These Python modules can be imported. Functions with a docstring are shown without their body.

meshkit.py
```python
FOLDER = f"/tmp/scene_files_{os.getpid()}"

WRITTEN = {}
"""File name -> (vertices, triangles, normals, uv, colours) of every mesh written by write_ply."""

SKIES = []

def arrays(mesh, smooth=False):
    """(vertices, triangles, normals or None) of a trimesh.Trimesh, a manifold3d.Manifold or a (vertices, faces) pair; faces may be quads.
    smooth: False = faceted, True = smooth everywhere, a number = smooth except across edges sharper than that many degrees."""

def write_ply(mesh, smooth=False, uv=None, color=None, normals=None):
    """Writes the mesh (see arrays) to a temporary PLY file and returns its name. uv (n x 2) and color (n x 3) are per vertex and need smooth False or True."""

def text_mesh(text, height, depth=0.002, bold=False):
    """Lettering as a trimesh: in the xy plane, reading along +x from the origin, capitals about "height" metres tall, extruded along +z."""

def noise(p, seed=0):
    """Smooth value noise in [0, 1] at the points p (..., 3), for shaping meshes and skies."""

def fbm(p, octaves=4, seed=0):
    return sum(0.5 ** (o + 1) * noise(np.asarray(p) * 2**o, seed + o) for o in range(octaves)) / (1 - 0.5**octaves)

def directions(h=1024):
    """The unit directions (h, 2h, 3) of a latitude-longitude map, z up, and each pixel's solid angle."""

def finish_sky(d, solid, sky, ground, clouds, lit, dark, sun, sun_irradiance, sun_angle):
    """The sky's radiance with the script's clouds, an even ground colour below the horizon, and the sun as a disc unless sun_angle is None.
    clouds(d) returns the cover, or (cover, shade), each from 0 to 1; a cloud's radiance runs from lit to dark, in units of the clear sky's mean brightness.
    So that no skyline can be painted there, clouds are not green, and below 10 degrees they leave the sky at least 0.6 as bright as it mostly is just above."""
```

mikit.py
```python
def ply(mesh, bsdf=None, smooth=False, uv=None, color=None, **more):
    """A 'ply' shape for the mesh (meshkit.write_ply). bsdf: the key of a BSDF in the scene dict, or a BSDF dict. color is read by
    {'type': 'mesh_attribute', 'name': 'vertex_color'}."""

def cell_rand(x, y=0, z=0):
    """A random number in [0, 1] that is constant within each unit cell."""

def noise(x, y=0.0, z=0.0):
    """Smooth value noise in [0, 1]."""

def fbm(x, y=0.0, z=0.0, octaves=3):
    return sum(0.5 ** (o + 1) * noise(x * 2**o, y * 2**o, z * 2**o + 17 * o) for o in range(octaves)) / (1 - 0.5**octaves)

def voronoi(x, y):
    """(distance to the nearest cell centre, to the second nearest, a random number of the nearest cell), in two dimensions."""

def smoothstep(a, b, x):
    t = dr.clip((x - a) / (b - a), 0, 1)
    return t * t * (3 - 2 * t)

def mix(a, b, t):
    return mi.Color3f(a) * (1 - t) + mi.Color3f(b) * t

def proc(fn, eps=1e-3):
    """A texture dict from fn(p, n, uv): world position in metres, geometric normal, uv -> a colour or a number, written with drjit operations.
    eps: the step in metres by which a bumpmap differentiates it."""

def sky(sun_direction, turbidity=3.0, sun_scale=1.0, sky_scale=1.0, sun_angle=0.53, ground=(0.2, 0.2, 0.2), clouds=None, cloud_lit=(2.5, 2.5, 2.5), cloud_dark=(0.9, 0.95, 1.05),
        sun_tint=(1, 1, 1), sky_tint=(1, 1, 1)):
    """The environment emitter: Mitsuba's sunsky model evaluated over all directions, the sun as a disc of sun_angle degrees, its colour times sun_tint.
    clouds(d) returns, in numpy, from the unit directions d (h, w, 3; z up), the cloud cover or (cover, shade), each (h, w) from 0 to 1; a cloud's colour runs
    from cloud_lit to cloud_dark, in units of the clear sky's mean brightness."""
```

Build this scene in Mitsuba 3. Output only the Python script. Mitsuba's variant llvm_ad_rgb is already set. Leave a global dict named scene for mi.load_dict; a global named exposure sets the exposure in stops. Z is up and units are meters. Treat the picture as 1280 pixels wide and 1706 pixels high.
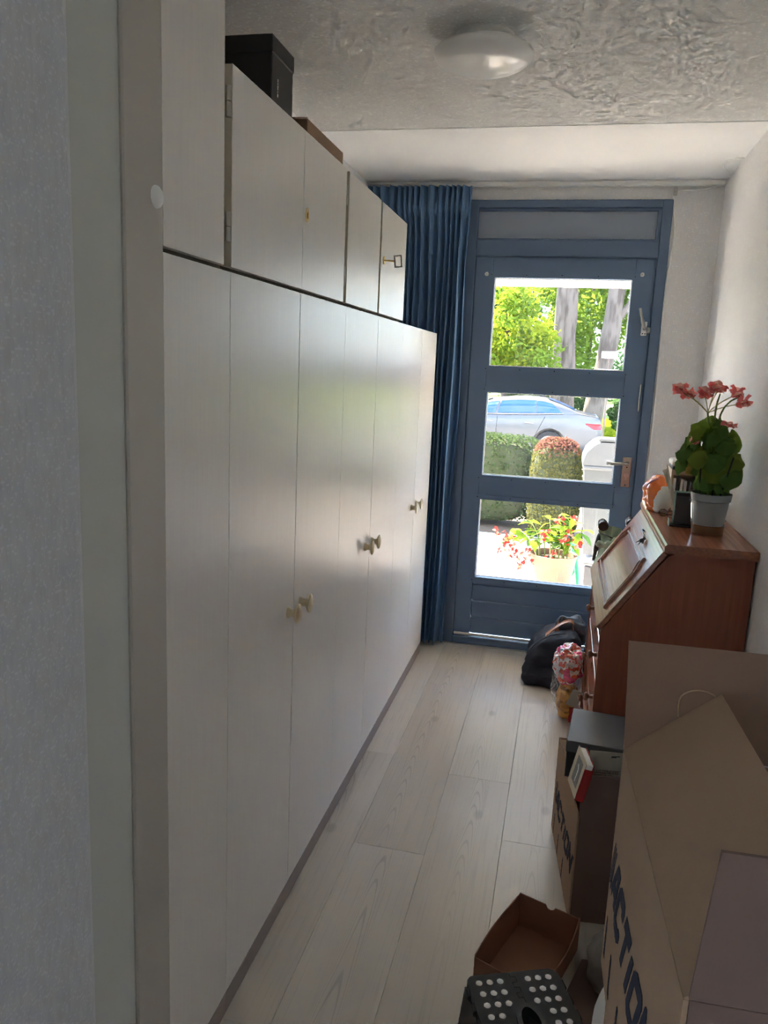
import math
import numpy as np
import trimesh
import manifold3d as m3
import shapely.geometry as sg
import mitsuba as mi
import drjit as dr
import mikit
import meshkit
from mikit import noise, fbm, smoothstep, mix, cell_rand, proc

T = mi.ScalarTransform4f
scene, labels = {}, {}
rng = np.random.default_rng(7)

# ------------------------------------------------------------------ camera, sky, exposure
EYE = np.array([0, 0, 1.55])
FWD = np.array([-0.21622722, 0.95858693, -0.1853561])
UP = -np.array([0.08340932, -0.17101683, -0.98173119])
scene['camera'] = {'type': 'perspective', 'to_world': T().look_at(origin=EYE.tolist(), target=(EYE + FWD).tolist(), up=UP.tolist()),
                   'fov': 2 * math.degrees(math.atan(640 / 1299.34)), 'fov_axis': 'x', 'near_clip': 0.02, 'far_clip': 500.0}
exposure = 5.75
SUN = (-0.60, 0.48, 0.82)


def clouds(d):
    n = meshkit.fbm(d * np.array([2.2, 2.2, 4.0]) + 3.1, 5, 3)
    return np.clip((n - 0.42) * 5, 0, 1) * 0.85, np.clip((n - 0.62) * 3, 0, 0.5)


scene['sky'] = mikit.sky(SUN, turbidity=3.0, sun_scale=1.0, sky_scale=1.0, sun_angle=1.0, ground=(0.3, 0.3, 0.28), clouds=clouds,
                         cloud_lit=(1.88, 1.87, 1.82), cloud_dark=(1.0, 1.0, 1.0))


# ------------------------------------------------------------------ helpers
def num(key):
    if key not in scene and key not in labels:
        return key
    i = 1
    while f'{key}_{i:03d}' in scene or f'{key}_{i:03d}' in labels:
        i += 1
    return f'{key}_{i:03d}'


def tag(key, label=None, cat=None, group=None, kind=None):
    d = {k: v for k, v in (('label', label), ('category', cat), ('group', group), ('kind', kind)) if v}
    if d:
        labels[key] = {**labels.get(key, {}), **d}


def add(name, mesh, bsdf, label=None, cat=None, group=None, kind=None, smooth=False, **kw):
    """One mesh = one top-level thing."""
    k = num(name)
    scene[k] = mikit.ply(mesh, bsdf, smooth, **kw)
    tag(k, label, cat, group, kind)
    return k


def thing(name, label, cat, group=None, kind=None):
    k = num(name)
    labels[k] = {}
    tag(k, label, cat, group, kind)
    return k


def part(parent, name, mesh, bsdf, label=None, smooth=False, kind=None, **kw):
    k = num(parent + '__' + name)
    scene[k] = mikit.ply(mesh, bsdf, smooth, **kw)
    tag(k, label, None, None, kind)
    return k


def share(parent, name, ply, m=None, label=None):
    k = num(parent + '__' + name)
    scene[k] = {**ply, 'to_world': m} if m is not None else dict(ply)
    tag(k, label)
    return k


def cat(*ms):
    return trimesh.util.concatenate([m for m in ms])


def box(x0, x1, y0, y1, z0, z1, c=0.0):
    lo, hi = np.array([x0, y0, z0], float), np.array([x1, y1, z1], float)
    if c <= 0:
        return trimesh.creation.box(bounds=[lo, hi])
    c = min(c, 0.45 * (hi - lo).min())
    pts = []
    for s in np.ndindex(2, 2, 2):
        p = np.where(s, hi, lo)
        d = np.where(s, -c, c)
        for k in range(3):
            q = p + d
            q[k] = p[k]
            pts.append(q)
    return trimesh.convex.convex_hull(np.array(pts))


def place(mesh, o, ax, ay, az=None):
    """Local x, y, z to world: origin o, axes ax, ay, az."""
    m = mesh.copy()
    ax, ay = np.asarray(ax, float), np.asarray(ay, float)
    az = np.cross(ax, ay) if az is None else np.asarray(az, float)
    M = np.eye(4)
    M[:3, 0], M[:3, 1], M[:3, 2], M[:3, 3] = ax, ay, az, o
    m.apply_transform(M)
    return m


def rotz(mesh, deg, p=(0, 0, 0)):
    m = mesh.copy()
    m.apply_transform(trimesh.transformations.rotation_matrix(math.radians(deg), [0, 0, 1], p))
    return m


def rot(mesh, deg, axis, p=(0, 0, 0)):
    m = mesh.copy()
    m.apply_transform(trimesh.transformations.rotation_matrix(math.radians(deg), axis, p))
    return m


def moved(mesh, d):
    m = mesh.copy()
    m.apply_translation(d)
    return m


def grid(P, closed_u=False, closed_v=False):
    """Open surface from points (nu, nv, 3)."""
    nu, nv = P.shape[:2]
    I = np.arange(nu * nv).reshape(nu, nv)
    a = np.vstack([I, I[:1]]) if closed_u else I
    a = np.hstack([a, a[:, :1]]) if closed_v else a
    q = np.stack([a[:-1, :-1], a[1:, :-1], a[1:, 1:], a[:-1, 1:]], -1).reshape(-1, 4)
    f = np.vstack([q[:, [0, 1, 2]], q[:, [0, 2, 3]]])
    return trimesh.Trimesh(P.reshape(-1, 3), f, process=False)


def sheet(P, t):
    """Thick sheet around the points (nu, nv, 3)."""
    du = np.gradient(P, axis=0)
    dv = np.gradient(P, axis=1)
    n = np.cross(du, dv)
    n /= np.linalg.norm(n, axis=-1, keepdims=True) + 1e-12
    a, b = P + n * t / 2, P - n * t / 2
    nu, nv = P.shape[:2]
    A, B = grid(a), grid(b)
    B.faces = B.faces[:, ::-1]
    I = np.arange(nu * nv).reshape(nu, nv)
    rim = np.concatenate([I[:, 0], I[-1, 1:], I[-2::-1, -1], I[0, -2:0:-1]])
    r2 = np.roll(rim, -1)
    N = nu * nv
    q = np.stack([rim, r2, r2 + N, rim + N], 1)
    f = np.vstack([A.faces, B.faces + N, q[:, [0, 1, 2]], q[:, [0, 2, 3]]])
    m = trimesh.Trimesh(np.vstack([A.vertices, B.vertices]), f, process=False)
    return m


def tube(pts, r, n=10, closed=False):
    pts = np.asarray(pts, float)
    r = np.broadcast_to(np.asarray(r, float), (len(pts),))
    if closed:
        t = np.roll(pts, -1, 0) - np.roll(pts, 1, 0)
    else:
        t = np.gradient(pts, axis=0)
    t /= np.linalg.norm(t, axis=1, keepdims=True) + 1e-12
    u = np.cross(t[0], [0, 0, 1] if abs(t[0][2]) < 0.9 else [1, 0, 0])
    u /= np.linalg.norm(u)
    rings = []
    for p, d, q in zip(pts, t, r):
        u = u - d * (u @ d)
        u /= np.linalg.norm(u)
        v = np.cross(d, u)
        a = np.arange(n) * 2 * np.pi / n
        rings.append(p + q * (np.cos(a)[:, None] * u + np.sin(a)[:, None] * v))
    P = np.array(rings)
    m = grid(P, closed_u=closed, closed_v=True)
    if closed:
        return m
    N = len(m.vertices)
    v = np.vstack([m.vertices, pts[:1], pts[-1:]])
    k = np.arange(n)
    f0 = np.stack([np.full(n, N), k, (k + 1) % n], 1)
    L = (len(pts) - 1) * n
    f1 = np.stack([np.full(n, N + 1), L + (k + 1) % n, L + k], 1)
    m = trimesh.Trimesh(v, np.vstack([m.faces, f0, f1]), process=False)
    m.fix_normals()
    return m


def spline(pts, n=24):
    from scipy.interpolate import CubicSpline
    pts = np.asarray(pts, float)
    s = np.concatenate([[0], np.cumsum(np.linalg.norm(np.diff(pts, axis=0), axis=1))])
    return CubicSpline(s, pts)(np.linspace(0, s[-1], n))


def lathe(prof, c=(0, 0, 0), n=32):
    prof = np.asarray(prof, float)
    a = np.arange(n) * 2 * np.pi / n
    P = np.stack([prof[:, None, 0] * np.cos(a), prof[:, None, 0] * np.sin(a), np.broadcast_to(prof[:, None, 1], (len(prof), n))], -1)
    m = grid(P, closed_v=True)
    m.apply_translation(c)
    return m


def ext(poly, t, o=(0, 0, 0), ax=(1, 0, 0), ay=(0, 1, 0)):
    """Outline extruded by t along ax x ay."""
    p = poly if hasattr(poly, 'exterior') else sg.Polygon(poly)
    return place(trimesh.creation.extrude_polygon(p, t, engine='earcut'), o, ax, ay)


def cyl(p0, p1, r, n=24):
    return trimesh.creation.cylinder(radius=r, segment=[p0, p1], sections=n)


def ball(c, r, sub=2, s=(1, 1, 1)):
    m = trimesh.creation.icosphere(subdivisions=sub, radius=1)
    m.vertices *= np.asarray(s) * r
    m.apply_translation(c)
    return m


def lin(c):
    c = np.asarray(c, float) / 255
    return np.where(c < 0.04045, c / 12.92, ((c + 0.055) / 1.055) ** 2.4).tolist()


# ------------------------------------------------------------------ materials
def mat(name, color, rough=0.6, two=True, spec=0.5, **kw):
    c = color if isinstance(color, dict) else {'type': 'rgb', 'value': list(map(float, color))}
    b = {'type': 'principled', 'base_color': c, 'roughness': rough, 'specular': spec, **kw}
    scene[name] = {'type': 'twosided', 'b': b} if two else b


def bumpy(name, color, rough, fn, scale=1.0, spec=0.3, eps=1e-3):
    c = color if isinstance(color, dict) else {'type': 'rgb', 'value': list(map(float, color))}
    scene[name] = {'type': 'twosided', 'b': {'type': 'bumpmap', 'arbitrary': proc(fn, eps), 'scale': scale,
                   'bsdf': {'type': 'principled', 'base_color': c, 'roughness': rough, 'specular': spec}}}


bumpy('m_plaster', proc(lambda p, n, uv: mi.Color3f(0.775, 0.775, 0.775) * (0.97 + 0.10 * (fbm(p.x * 160 + p.y * 160, p.z * 60, p.x * 40, 3) - 0.5) + 0.14 * smoothstep(0.72, 0.8, noise(p.x * 210, p.y * 210, p.z * 170)))), 0.8, lambda p, n, uv: 0.009 * fbm(p.x * 110, p.y * 110, p.z * 60, 3) + 0.006 * noise(p.x * 25, p.y * 25, p.z * 14), 1.0)
bumpy('m_ceiling', proc(lambda p, n, uv: mi.Color3f(0.765, 0.77, 0.76) * (0.98 + 0.16 * smoothstep(0.74, 0.82, noise(p.x * 150, p.y * 150, 2.0)) - 0.08 * smoothstep(0.6, 0.8, fbm(p.x * 120 + 9, p.y * 120, 1.0, 2)))), 0.75, lambda p, n, uv: 0.008 * smoothstep(0.5, 0.8, fbm(p.x * 110, p.y * 110, p.z * 90, 2)), 1.0)
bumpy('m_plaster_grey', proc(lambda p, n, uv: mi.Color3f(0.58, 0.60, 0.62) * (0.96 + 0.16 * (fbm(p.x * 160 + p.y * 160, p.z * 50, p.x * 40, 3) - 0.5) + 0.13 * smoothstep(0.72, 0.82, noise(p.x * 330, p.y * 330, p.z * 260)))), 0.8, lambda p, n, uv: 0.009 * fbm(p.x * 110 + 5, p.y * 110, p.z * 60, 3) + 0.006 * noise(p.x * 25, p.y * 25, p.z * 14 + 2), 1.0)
mat('m_ceiling_smooth', (0.83, 0.84, 0.84), 0.8)
mat('m_white_paint', (0.8, 0.8, 0.78), 0.5)
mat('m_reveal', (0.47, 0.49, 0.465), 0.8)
mat('m_post', (0.47, 0.44, 0.395), 0.5)


def laminate(p, n, uv):
    g = fbm(p.x * 60, p.y * 220, p.z * 9, 2) - 0.5
    return mi.Color3f(0.70, 0.67, 0.63) * (1 + 0.07 * g)


mat('m_laminate', proc(laminate), 0.34, spec=0.5)
mat('m_edge', (0.50, 0.45, 0.36), 0.5)
mat('m_dark_gap', (0.09, 0.075, 0.06), 0.8)
mat('m_plinth', (0.27, 0.225, 0.205), 0.5)
mat('m_knob', (0.62, 0.52, 0.34), 0.25)
mat('m_brass', (0.75, 0.55, 0.25), 0.3, metallic=1.0)
mat('m_steel', (0.50, 0.485, 0.45), 0.32, metallic=1.0)
mat('m_alu', (0.75, 0.72, 0.68), 0.4, metallic=0.8)
mat('m_chrome', (0.8, 0.8, 0.8), 0.12, metallic=1.0)
mat('m_door', (0.120, 0.190, 0.300), 0.38)
mat('m_door_frame', (0.092, 0.148, 0.238), 0.38)
mat('m_transom', (0.25, 0.30, 0.37), 0.28)
mat('m_black', (0.012, 0.012, 0.013), 0.4)
mat('m_black_soft', (0.02, 0.02, 0.024), 0.7)
mat('m_white_plastic', (0.82, 0.82, 0.80), 0.3)
scene['m_pane'] = {'type': 'thindielectric', 'int_ior': 1.5}


def plank_color(p, n, uv):
    col = dr.floor((p.x + 0.09) / 0.236)
    off = dr.select(col == 0, 2.413, dr.select(col == -1, 2.787, dr.select(col == -2, 2.257, 2.6 + 0.37 * col)))
    row = dr.floor((p.y - off) / 1.38)
    r = cell_rand(col, row, 5)
    r2 = cell_rand(col, row, 9)
    u = p.x - (col * 0.236 - 0.09) - 0.118
    w = (u - 0.09 * (r2 - 0.5)) + 0.012 * (noise(p.y * 2.2 + 31 * r, col, row) - 0.5) + 0.006 * (noise(u * 40, p.y * 5, r * 50) - 0.5)
    cathedral = 0.5 + 0.5 * dr.sin(6.28 * (w * w * 3200 + p.y * (5 + 5 * r) + 2.2 * fbm(u * 16, p.y * 2.5, r * 40, 2)))
    cath = smoothstep(0.80, 1.0, cathedral) * smoothstep(0.06, 0.01, dr.abs(w)) * smoothstep(0.3, 0.75, noise(p.y * 1.5, r * 90, 3))
    streak = fbm(p.x * 210, p.y * 5, r * 30, 3)
    cloud = fbm(p.x * 9, p.y * 2.4, r * 20, 3)
    knot = smoothstep(0.95, 1.0, 1 - 40 * (dr.square(w * 1.6 - 0.03) + dr.square((p.y - off) * 0.9 - dr.floor((p.y - off) * 0.9) - r)))
    c = mix((0.585, 0.545, 0.485), (0.50, 0.455, 0.395), r)
    c = c * (0.94 + 0.12 * (cloud - 0.2)) * (1 - 0.09 * smoothstep(0.5, 0.8, streak)) * (1 - 0.17 * cath)
    return c * (1 - 0.17 * knot)


mat('m_plank', proc(plank_color), 0.36, spec=0.5)
mat('m_floor_base', (0.30, 0.27, 0.23), 0.9)
mat('m_concrete', (0.42, 0.42, 0.41), 0.9)

# ------------------------------------------------------------------ the room shell
XW = 0.66          # right wall
YD = 4.27          # inner face of the entrance wall
ZC = 2.493         # ceiling
XF = -0.676        # cabinet fronts
S = 'structure'
fl = add('floor', box(-3.0, 0.80, -2.4, 4.40, -0.06, -0.012), 'm_floor_base', kind=S)
offs = {0: 2.413, -1: 2.787, -2: 2.257}
for col in range(-13, 4):
    x0, x1 = col * 0.236 - 0.09, (col + 1) * 0.236 - 0.09
    off = offs.get(col, 2.6 + 0.37 * col)
    k0 = math.floor((-2.4 - off) / 1.38)
    for k in range(k0, 8):
        y0, y1 = max(off + k * 1.38, -2.4), min(off + (k + 1) * 1.38, 4.262)
        xa, xb = max(x0, -3.0), min(x1, XW + 0.02)
        if y1 - y0 < 0.03 or xb - xa < 0.02 or (xb < -1.14 and y1 > 0.3 and y0 > 0):
            continue
        part(fl, 'plank', box(xa + 0.0003, xb - 0.0003, y0 + 0.0003, y1 - 0.0003, -0.012, 0.0, 0.0007), 'm_plank')
add('wall_right', box(XW, XW + 0.14, -2.4, 4.40, -0.06, 2.62), 'm_plaster', kind=S)
add('wall_left', box(-1.26, -1.12, 1.10, 4.40, -0.06, 2.62), 'm_plaster', kind=S)
# the near left: rough wall, smooth return of the passage, painted post
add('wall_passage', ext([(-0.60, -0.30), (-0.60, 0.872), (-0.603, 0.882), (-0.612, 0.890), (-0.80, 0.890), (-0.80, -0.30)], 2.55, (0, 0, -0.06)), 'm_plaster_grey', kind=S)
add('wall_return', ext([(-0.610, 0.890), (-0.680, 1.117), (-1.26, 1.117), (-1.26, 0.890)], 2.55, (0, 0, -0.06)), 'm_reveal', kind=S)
po = add('trim_1', box(-0.74, XF + 0.002, 1.1175, 1.236, 0.0, ZC - 0.001, 0.003), 'm_post', kind=S)
part(po, 'cap', lathe([(0, 0.010), (0.006, 0.0095), (0.012, 0.0075), (0.017, 0.003), (0.018, 0.0), (0.018, -0.003)], n=24).apply_transform(
    trimesh.transformations.rotation_matrix(math.pi / 2, [0, 1, 0])).apply_translation((XF + 0.002, 1.213, 1.801)), 'm_white_plastic', 'round white screw cap', smooth=40)
# entrance wall with the door opening
ew = ext(sg.Polygon([(-1.26, -0.4), (0.80, -0.4), (0.80, 2.62), (-1.26, 2.62)], [[(-0.585, -0.04), (0.432, -0.04), (0.432, 2.412), (-0.585, 2.412)]]), 0.13, (0, YD + 0.13, 0), (1, 0, 0), (0, 0, 1))
add('wall_front', ew, 'm_plaster', kind=S)
ce = add('ceiling', box(-3.0, 0.80, -2.4, 3.318, ZC, ZC + 0.12), 'm_ceiling', kind=S)
part(ce, 'panel', box(-1.26, 0.80, 3.324, 4.40, ZC - 0.001, ZC + 0.12), 'm_ceiling_smooth', 'smooth white ceiling slab past the seam')
part(ce, 'seam', box(-1.26, 0.80, 3.316, 3.326, ZC + 0.004, ZC + 0.12), 'm_reveal')
# the room behind the camera; its unseen window is added to light the corridor
YB = -2.4
add('wall_back', ext(sg.Polygon([(-3.0, -0.06), (0.80, -0.06), (0.80, 2.62), (-3.0, 2.62)], [[(-2.9, 0.30), (-1.4, 0.30), (-1.4, 2.36), (-2.9, 2.36)]]), 0.14, (0, YB, 0), (1, 0, 0), (0, 0, 1)), 'm_plaster', kind=S)
add('wall_side', box(-3.14, -3.0, YB - 0.14, 0.0, -0.06, 2.62), 'm_plaster', kind=S)
add('wall_inner', box(-3.0, -0.80, -0.30, -0.20, -0.06, 2.62), 'm_plaster', kind=S)
wi = add('window_1', cat(box(-2.9, -1.4, YB - 0.10, YB - 0.02, 0.30, 0.36), box(-2.9, -1.4, YB - 0.10, YB - 0.02, 2.30, 2.36), *[box(x, x + 0.06, YB - 0.10, YB - 0.02, 0.30, 2.36) for x in (-2.9, -2.18, -1.46)]), 'm_white_paint', kind=S)
for a, b in ((-2.84, -2.18), (-2.12, -1.46)):
    part(wi, 'pane', box(a, b, YB - 0.064, YB - 0.060, 0.36, 2.30), 'm_pane')
# curtain rail under the ceiling
rl = thing('curtain_rail', 'slim white curtain rail along the ceiling above the blue front door', 'curtain rail')
part(rl, 'track', box(-1.115, 0.655, 4.222, 4.252, ZC - 0.026, ZC - 0.002, 0.002), 'm_white_paint')
part(rl, 'lip', box(-1.115, 0.655, 4.212, 4.222, ZC - 0.010, ZC - 0.003, 0.001), 'm_white_plastic')

# ------------------------------------------------------------------ front door
dr_ = thing('door_1', 'blue wooden front door with three stacked glass panes in a blue frame', None, kind=S)
FX0, FX1, FZ = -0.582, 0.430, 2.408
fy0, fy1 = 4.252, 4.372
part(dr_, 'frame_post', box(FX0, -0.527, fy0, fy1, -0.012, FZ, 0.003), 'm_door_frame')
part(dr_, 'frame_post', box(0.382, FX1, fy0, fy1, -0.012, FZ, 0.003), 'm_door_frame')
part(dr_, 'frame_head', box(-0.527, 0.382, fy0, fy1, 2.370, FZ, 0.003), 'm_door_frame')
part(dr_, 'frame_transom', box(-0.527, 0.382, fy0, fy1, 2.132, 2.212, 0.003), 'm_door_frame')
part(dr_, 'sill', box(-0.527, 0.382, fy0, fy1, -0.030, 0.046, 0.003), 'm_door_frame')
part(dr_, 'threshold_strip', box(-0.585, 0.44, 4.236, 4.2535, -0.001, 0.006, 0.001), 'm_steel', 'thin metal strip on the floor along the sill')
part(dr_, 'transom_panel', box(-0.5268, 0.3818, 4.293, 4.303, 2.2125, 2.3695), 'm_transom', 'grey blue panel above the door')
for b in (box(-0.5265, 0.3815, 4.268, 4.292, 2.213, 2.222, .001), box(-0.5265, 0.3815, 4.268, 4.292, 2.358, 2.3695, .001), box(0.364, 0.3815, 4.268, 4.292, 2.222, 2.358, .001)):
    part(dr_, 'transom_bead', b, 'm_door_frame')
panes = [(1.570, 2.026), (0.979, 1.430), (0.398, 0.843)]
PX0, PX1 = -0.422, 0.272
ly0, ly1 = 4.276, 4.322
LX0, LX1, LZ0, LZ1 = -0.5255, 0.3805, 0.048, 2.130
part(dr_, 'stile', box(LX0, PX0 - 0.012, ly0, ly1, LZ0, LZ1, 0.002), 'm_door')
part(dr_, 'stile', box(PX1 + 0.012, LX1, ly0, ly1, LZ0, LZ1, 0.002), 'm_door')
zr = [LZ1, panes[0][1], panes[0][0], panes[1][1], panes[1][0], panes[2][1], panes[2][0], 0.355]
for a, b in ((0, 1), (2, 3), (4, 5), (6, 7)):
    part(dr_, 'rail', box(PX0 - 0.0112, PX1 + 0.0112, ly0 + 0.0006, ly1, zr[b] - 0.012 if b == 1 or b == 3 or b == 5 else zr[b], zr[a], 0.001).apply_translation((0, 0, 0)) if b == 7 else
         box(PX0 - 0.0112, PX1 + 0.0112, ly0 + 0.0006, ly1, zr[b] + 0.002, zr[a] - (0 if a == 0 else 0.002), 0.001), 'm_door')
for a, b in ((0.258, 0.353), (0.160, 0.255), (0.064, 0.157)):
    part(dr_, 'kick_board', box(PX0 - 0.011, PX1 + 0.011, ly0 + 0.003, ly1 - 0.004, a, b, 0.005), 'm_door')
for z0, z1 in panes:
    w = 0.030
    fr = sg.Polygon([(PX0 - w, z0 - w), (PX1 + w - 0.006, z0 - w), (PX1 + w - 0.006, z1 + w - 0.004), (PX0 - w, z1 + w - 0.004)], [[(PX0, z0), (PX1, z0), (PX1, z1), (PX0, z1)]])
    bd = part(dr_, 'glazing_bead', ext(fr, 0.008, (0, ly0, 0), (1, 0, 0), (0, 0, 1)), 'm_door', 'raised glazing bead around a pane')
    for xs in np.linspace(PX0 - 0.016, PX1 + 0.012, 5):
        for zs in (z0 - 0.016, z1 + 0.014):
            part(bd, 'screw', cyl((xs, ly0 - 0.0095, zs), (xs, ly0 - 0.007, zs), 0.0032, 8), 'm_black_soft')
    part(dr_, 'pane', box(PX0 - 0.01, PX1 + 0.01, 4.296, 4.300, z0 - 0.01, z1 + 0.01), 'm_pane')
    sp = sg.Polygon([(PX0 - 0.011, z0 - 0.011), (PX1 + 0.011, z0 - 0.011), (PX1 + 0.011, z1 + 0.011), (PX0 - 0.011, z1 + 0.011)], [[(PX0 + 0.004, z0 + 0.004), (PX1 - 0.004, z0 + 0.004), (PX1 - 0.004, z1 - 0.004), (PX0 + 0.004, z1 - 0.004)]])
    part(dr_, 'pane_spacer', ext(sp, 0.006, (0, 4.310, 0), (1, 0, 0), (0, 0, 1)), 'm_alu', 'pale metal spacer at the edge of the glass')
part(dr_, 'weather_strip', box(-0.522, 0.378, 4.268, 4.2755, 0.050, 0.064, 0.002), 'm_alu', 'pale metal strip along the foot of the door')
for x, z in ((-0.466, 2.042), (0.318, 2.052)):
    cp = part(dr_, 'cap', cyl((x, ly0 - 0.007, z), (x, ly0, z), 0.0105, 20), 'm_alu', 'round pale metal cap')
    part(cp, 'screw', cyl((x, ly0 - 0.0085, z), (x, ly0 - 0.007, z), 0.004, 10), 'm_steel')
hp = part(dr_, 'handle_plate', box(0.312, 0.360, ly0 - 0.009, ly0, 0.968, 1.128, 0.004), 'm_steel', 'pale metal handle plate')
part(hp, 'lever', cat(tube(spline([(0.336, 4.268, 1.098), (0.336, 4.235, 1.098), (0.328, 4.222, 1.098), (0.30, 4.219, 1.096), (0.236, 4.221, 1.094)], 22), 0.0088, 10), cyl((0.336, 4.258, 1.098), (0.336, 4.268, 1.098), 0.014)), 'm_steel', smooth=40)
part(hp, 'lock', cat(cyl((0.336, 4.258, 1.034), (0.336, 4.268, 1.034), 0.0125), box(0.331, 0.341, 4.259, 4.267, 1.008, 1.03, .002), box(0.334, 0.338, 4.244, 4.259, 1.030, 1.046, .001)), 'm_chrome')
for z in (0.980, 1.075):
    part(hp, 'screw', cyl((0.336, 4.2655, z), (0.336, 4.268, z), 0.004, 10), 'm_black_soft')
lt = part(dr_, 'latch', box(0.338, 0.366, ly0 - 0.008, ly0, 1.752, 1.822, 0.003), 'm_white_plastic', 'pale window latch with its handle up')
part(lt, 'latch_handle', tube(spline([(0.353, 4.262, 1.79), (0.35, 4.244, 1.79), (0.346, 4.24, 1.802), (0.333, 4.242, 1.845), (0.322, 4.243, 1.886)], 16), [0.0095] * 8 + [0.0075] * 8, 8), 'm_steel', smooth=40)
part(lt, 'latch_hook', box(0.366, 0.386, ly0 - 0.014, ly0 + 0.002, 1.765, 1.795, 0.003), 'm_steel')
for x in (0.346, 0.358):
    part(lt, 'screw', cyl((x, ly0 - 0.0095, 1.762), (x, ly0 - 0.008, 1.762), 0.003, 8), 'm_black_soft')
part(dr_, 'hook_bar', tube([(0.366, 4.276, 1.505), (0.364, 4.262, 1.502), (0.3635, 4.260, 1.49), (0.3635, 4.260, 1.385), (0.364, 4.262, 1.374), (0.366, 4.276, 1.371)], 0.0035, 8), 'm_steel', 'thin metal pull bar', smooth=40)
# ------------------------------------------------------------------ tall cabinets on the left
YS = [1.237, 1.508, 1.932, 2.352, 2.773, 3.205, 3.643, 4.050]
DT = 0.018
ZL = 1.722
CB = -1.115


def knob(parent, y, z):
    c = np.array([XF, y, z])
    m = lathe([(0.0, 0.0), (0.011, 0.0), (0.0105, 0.004), (0.0075, 0.009), (0.0072, 0.017), (0.010, 0.021), (0.0165, 0.024), (0.0195, 0.0275), (0.0190, 0.031), (0.013, 0.0345), (0.0, 0.036)], n=24)
    m.apply_transform(trimesh.transformations.rotation_matrix(math.pi / 2, [0, 1, 0]))
    m.apply_scale(1.0)
    m.vertices[:, 1:] *= 1.12
    m.vertices[:, 2] *= 1.25
    m.apply_translation(c)
    part(parent, 'knob', m, 'm_knob', 'cream round knob', smooth=40)


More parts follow.
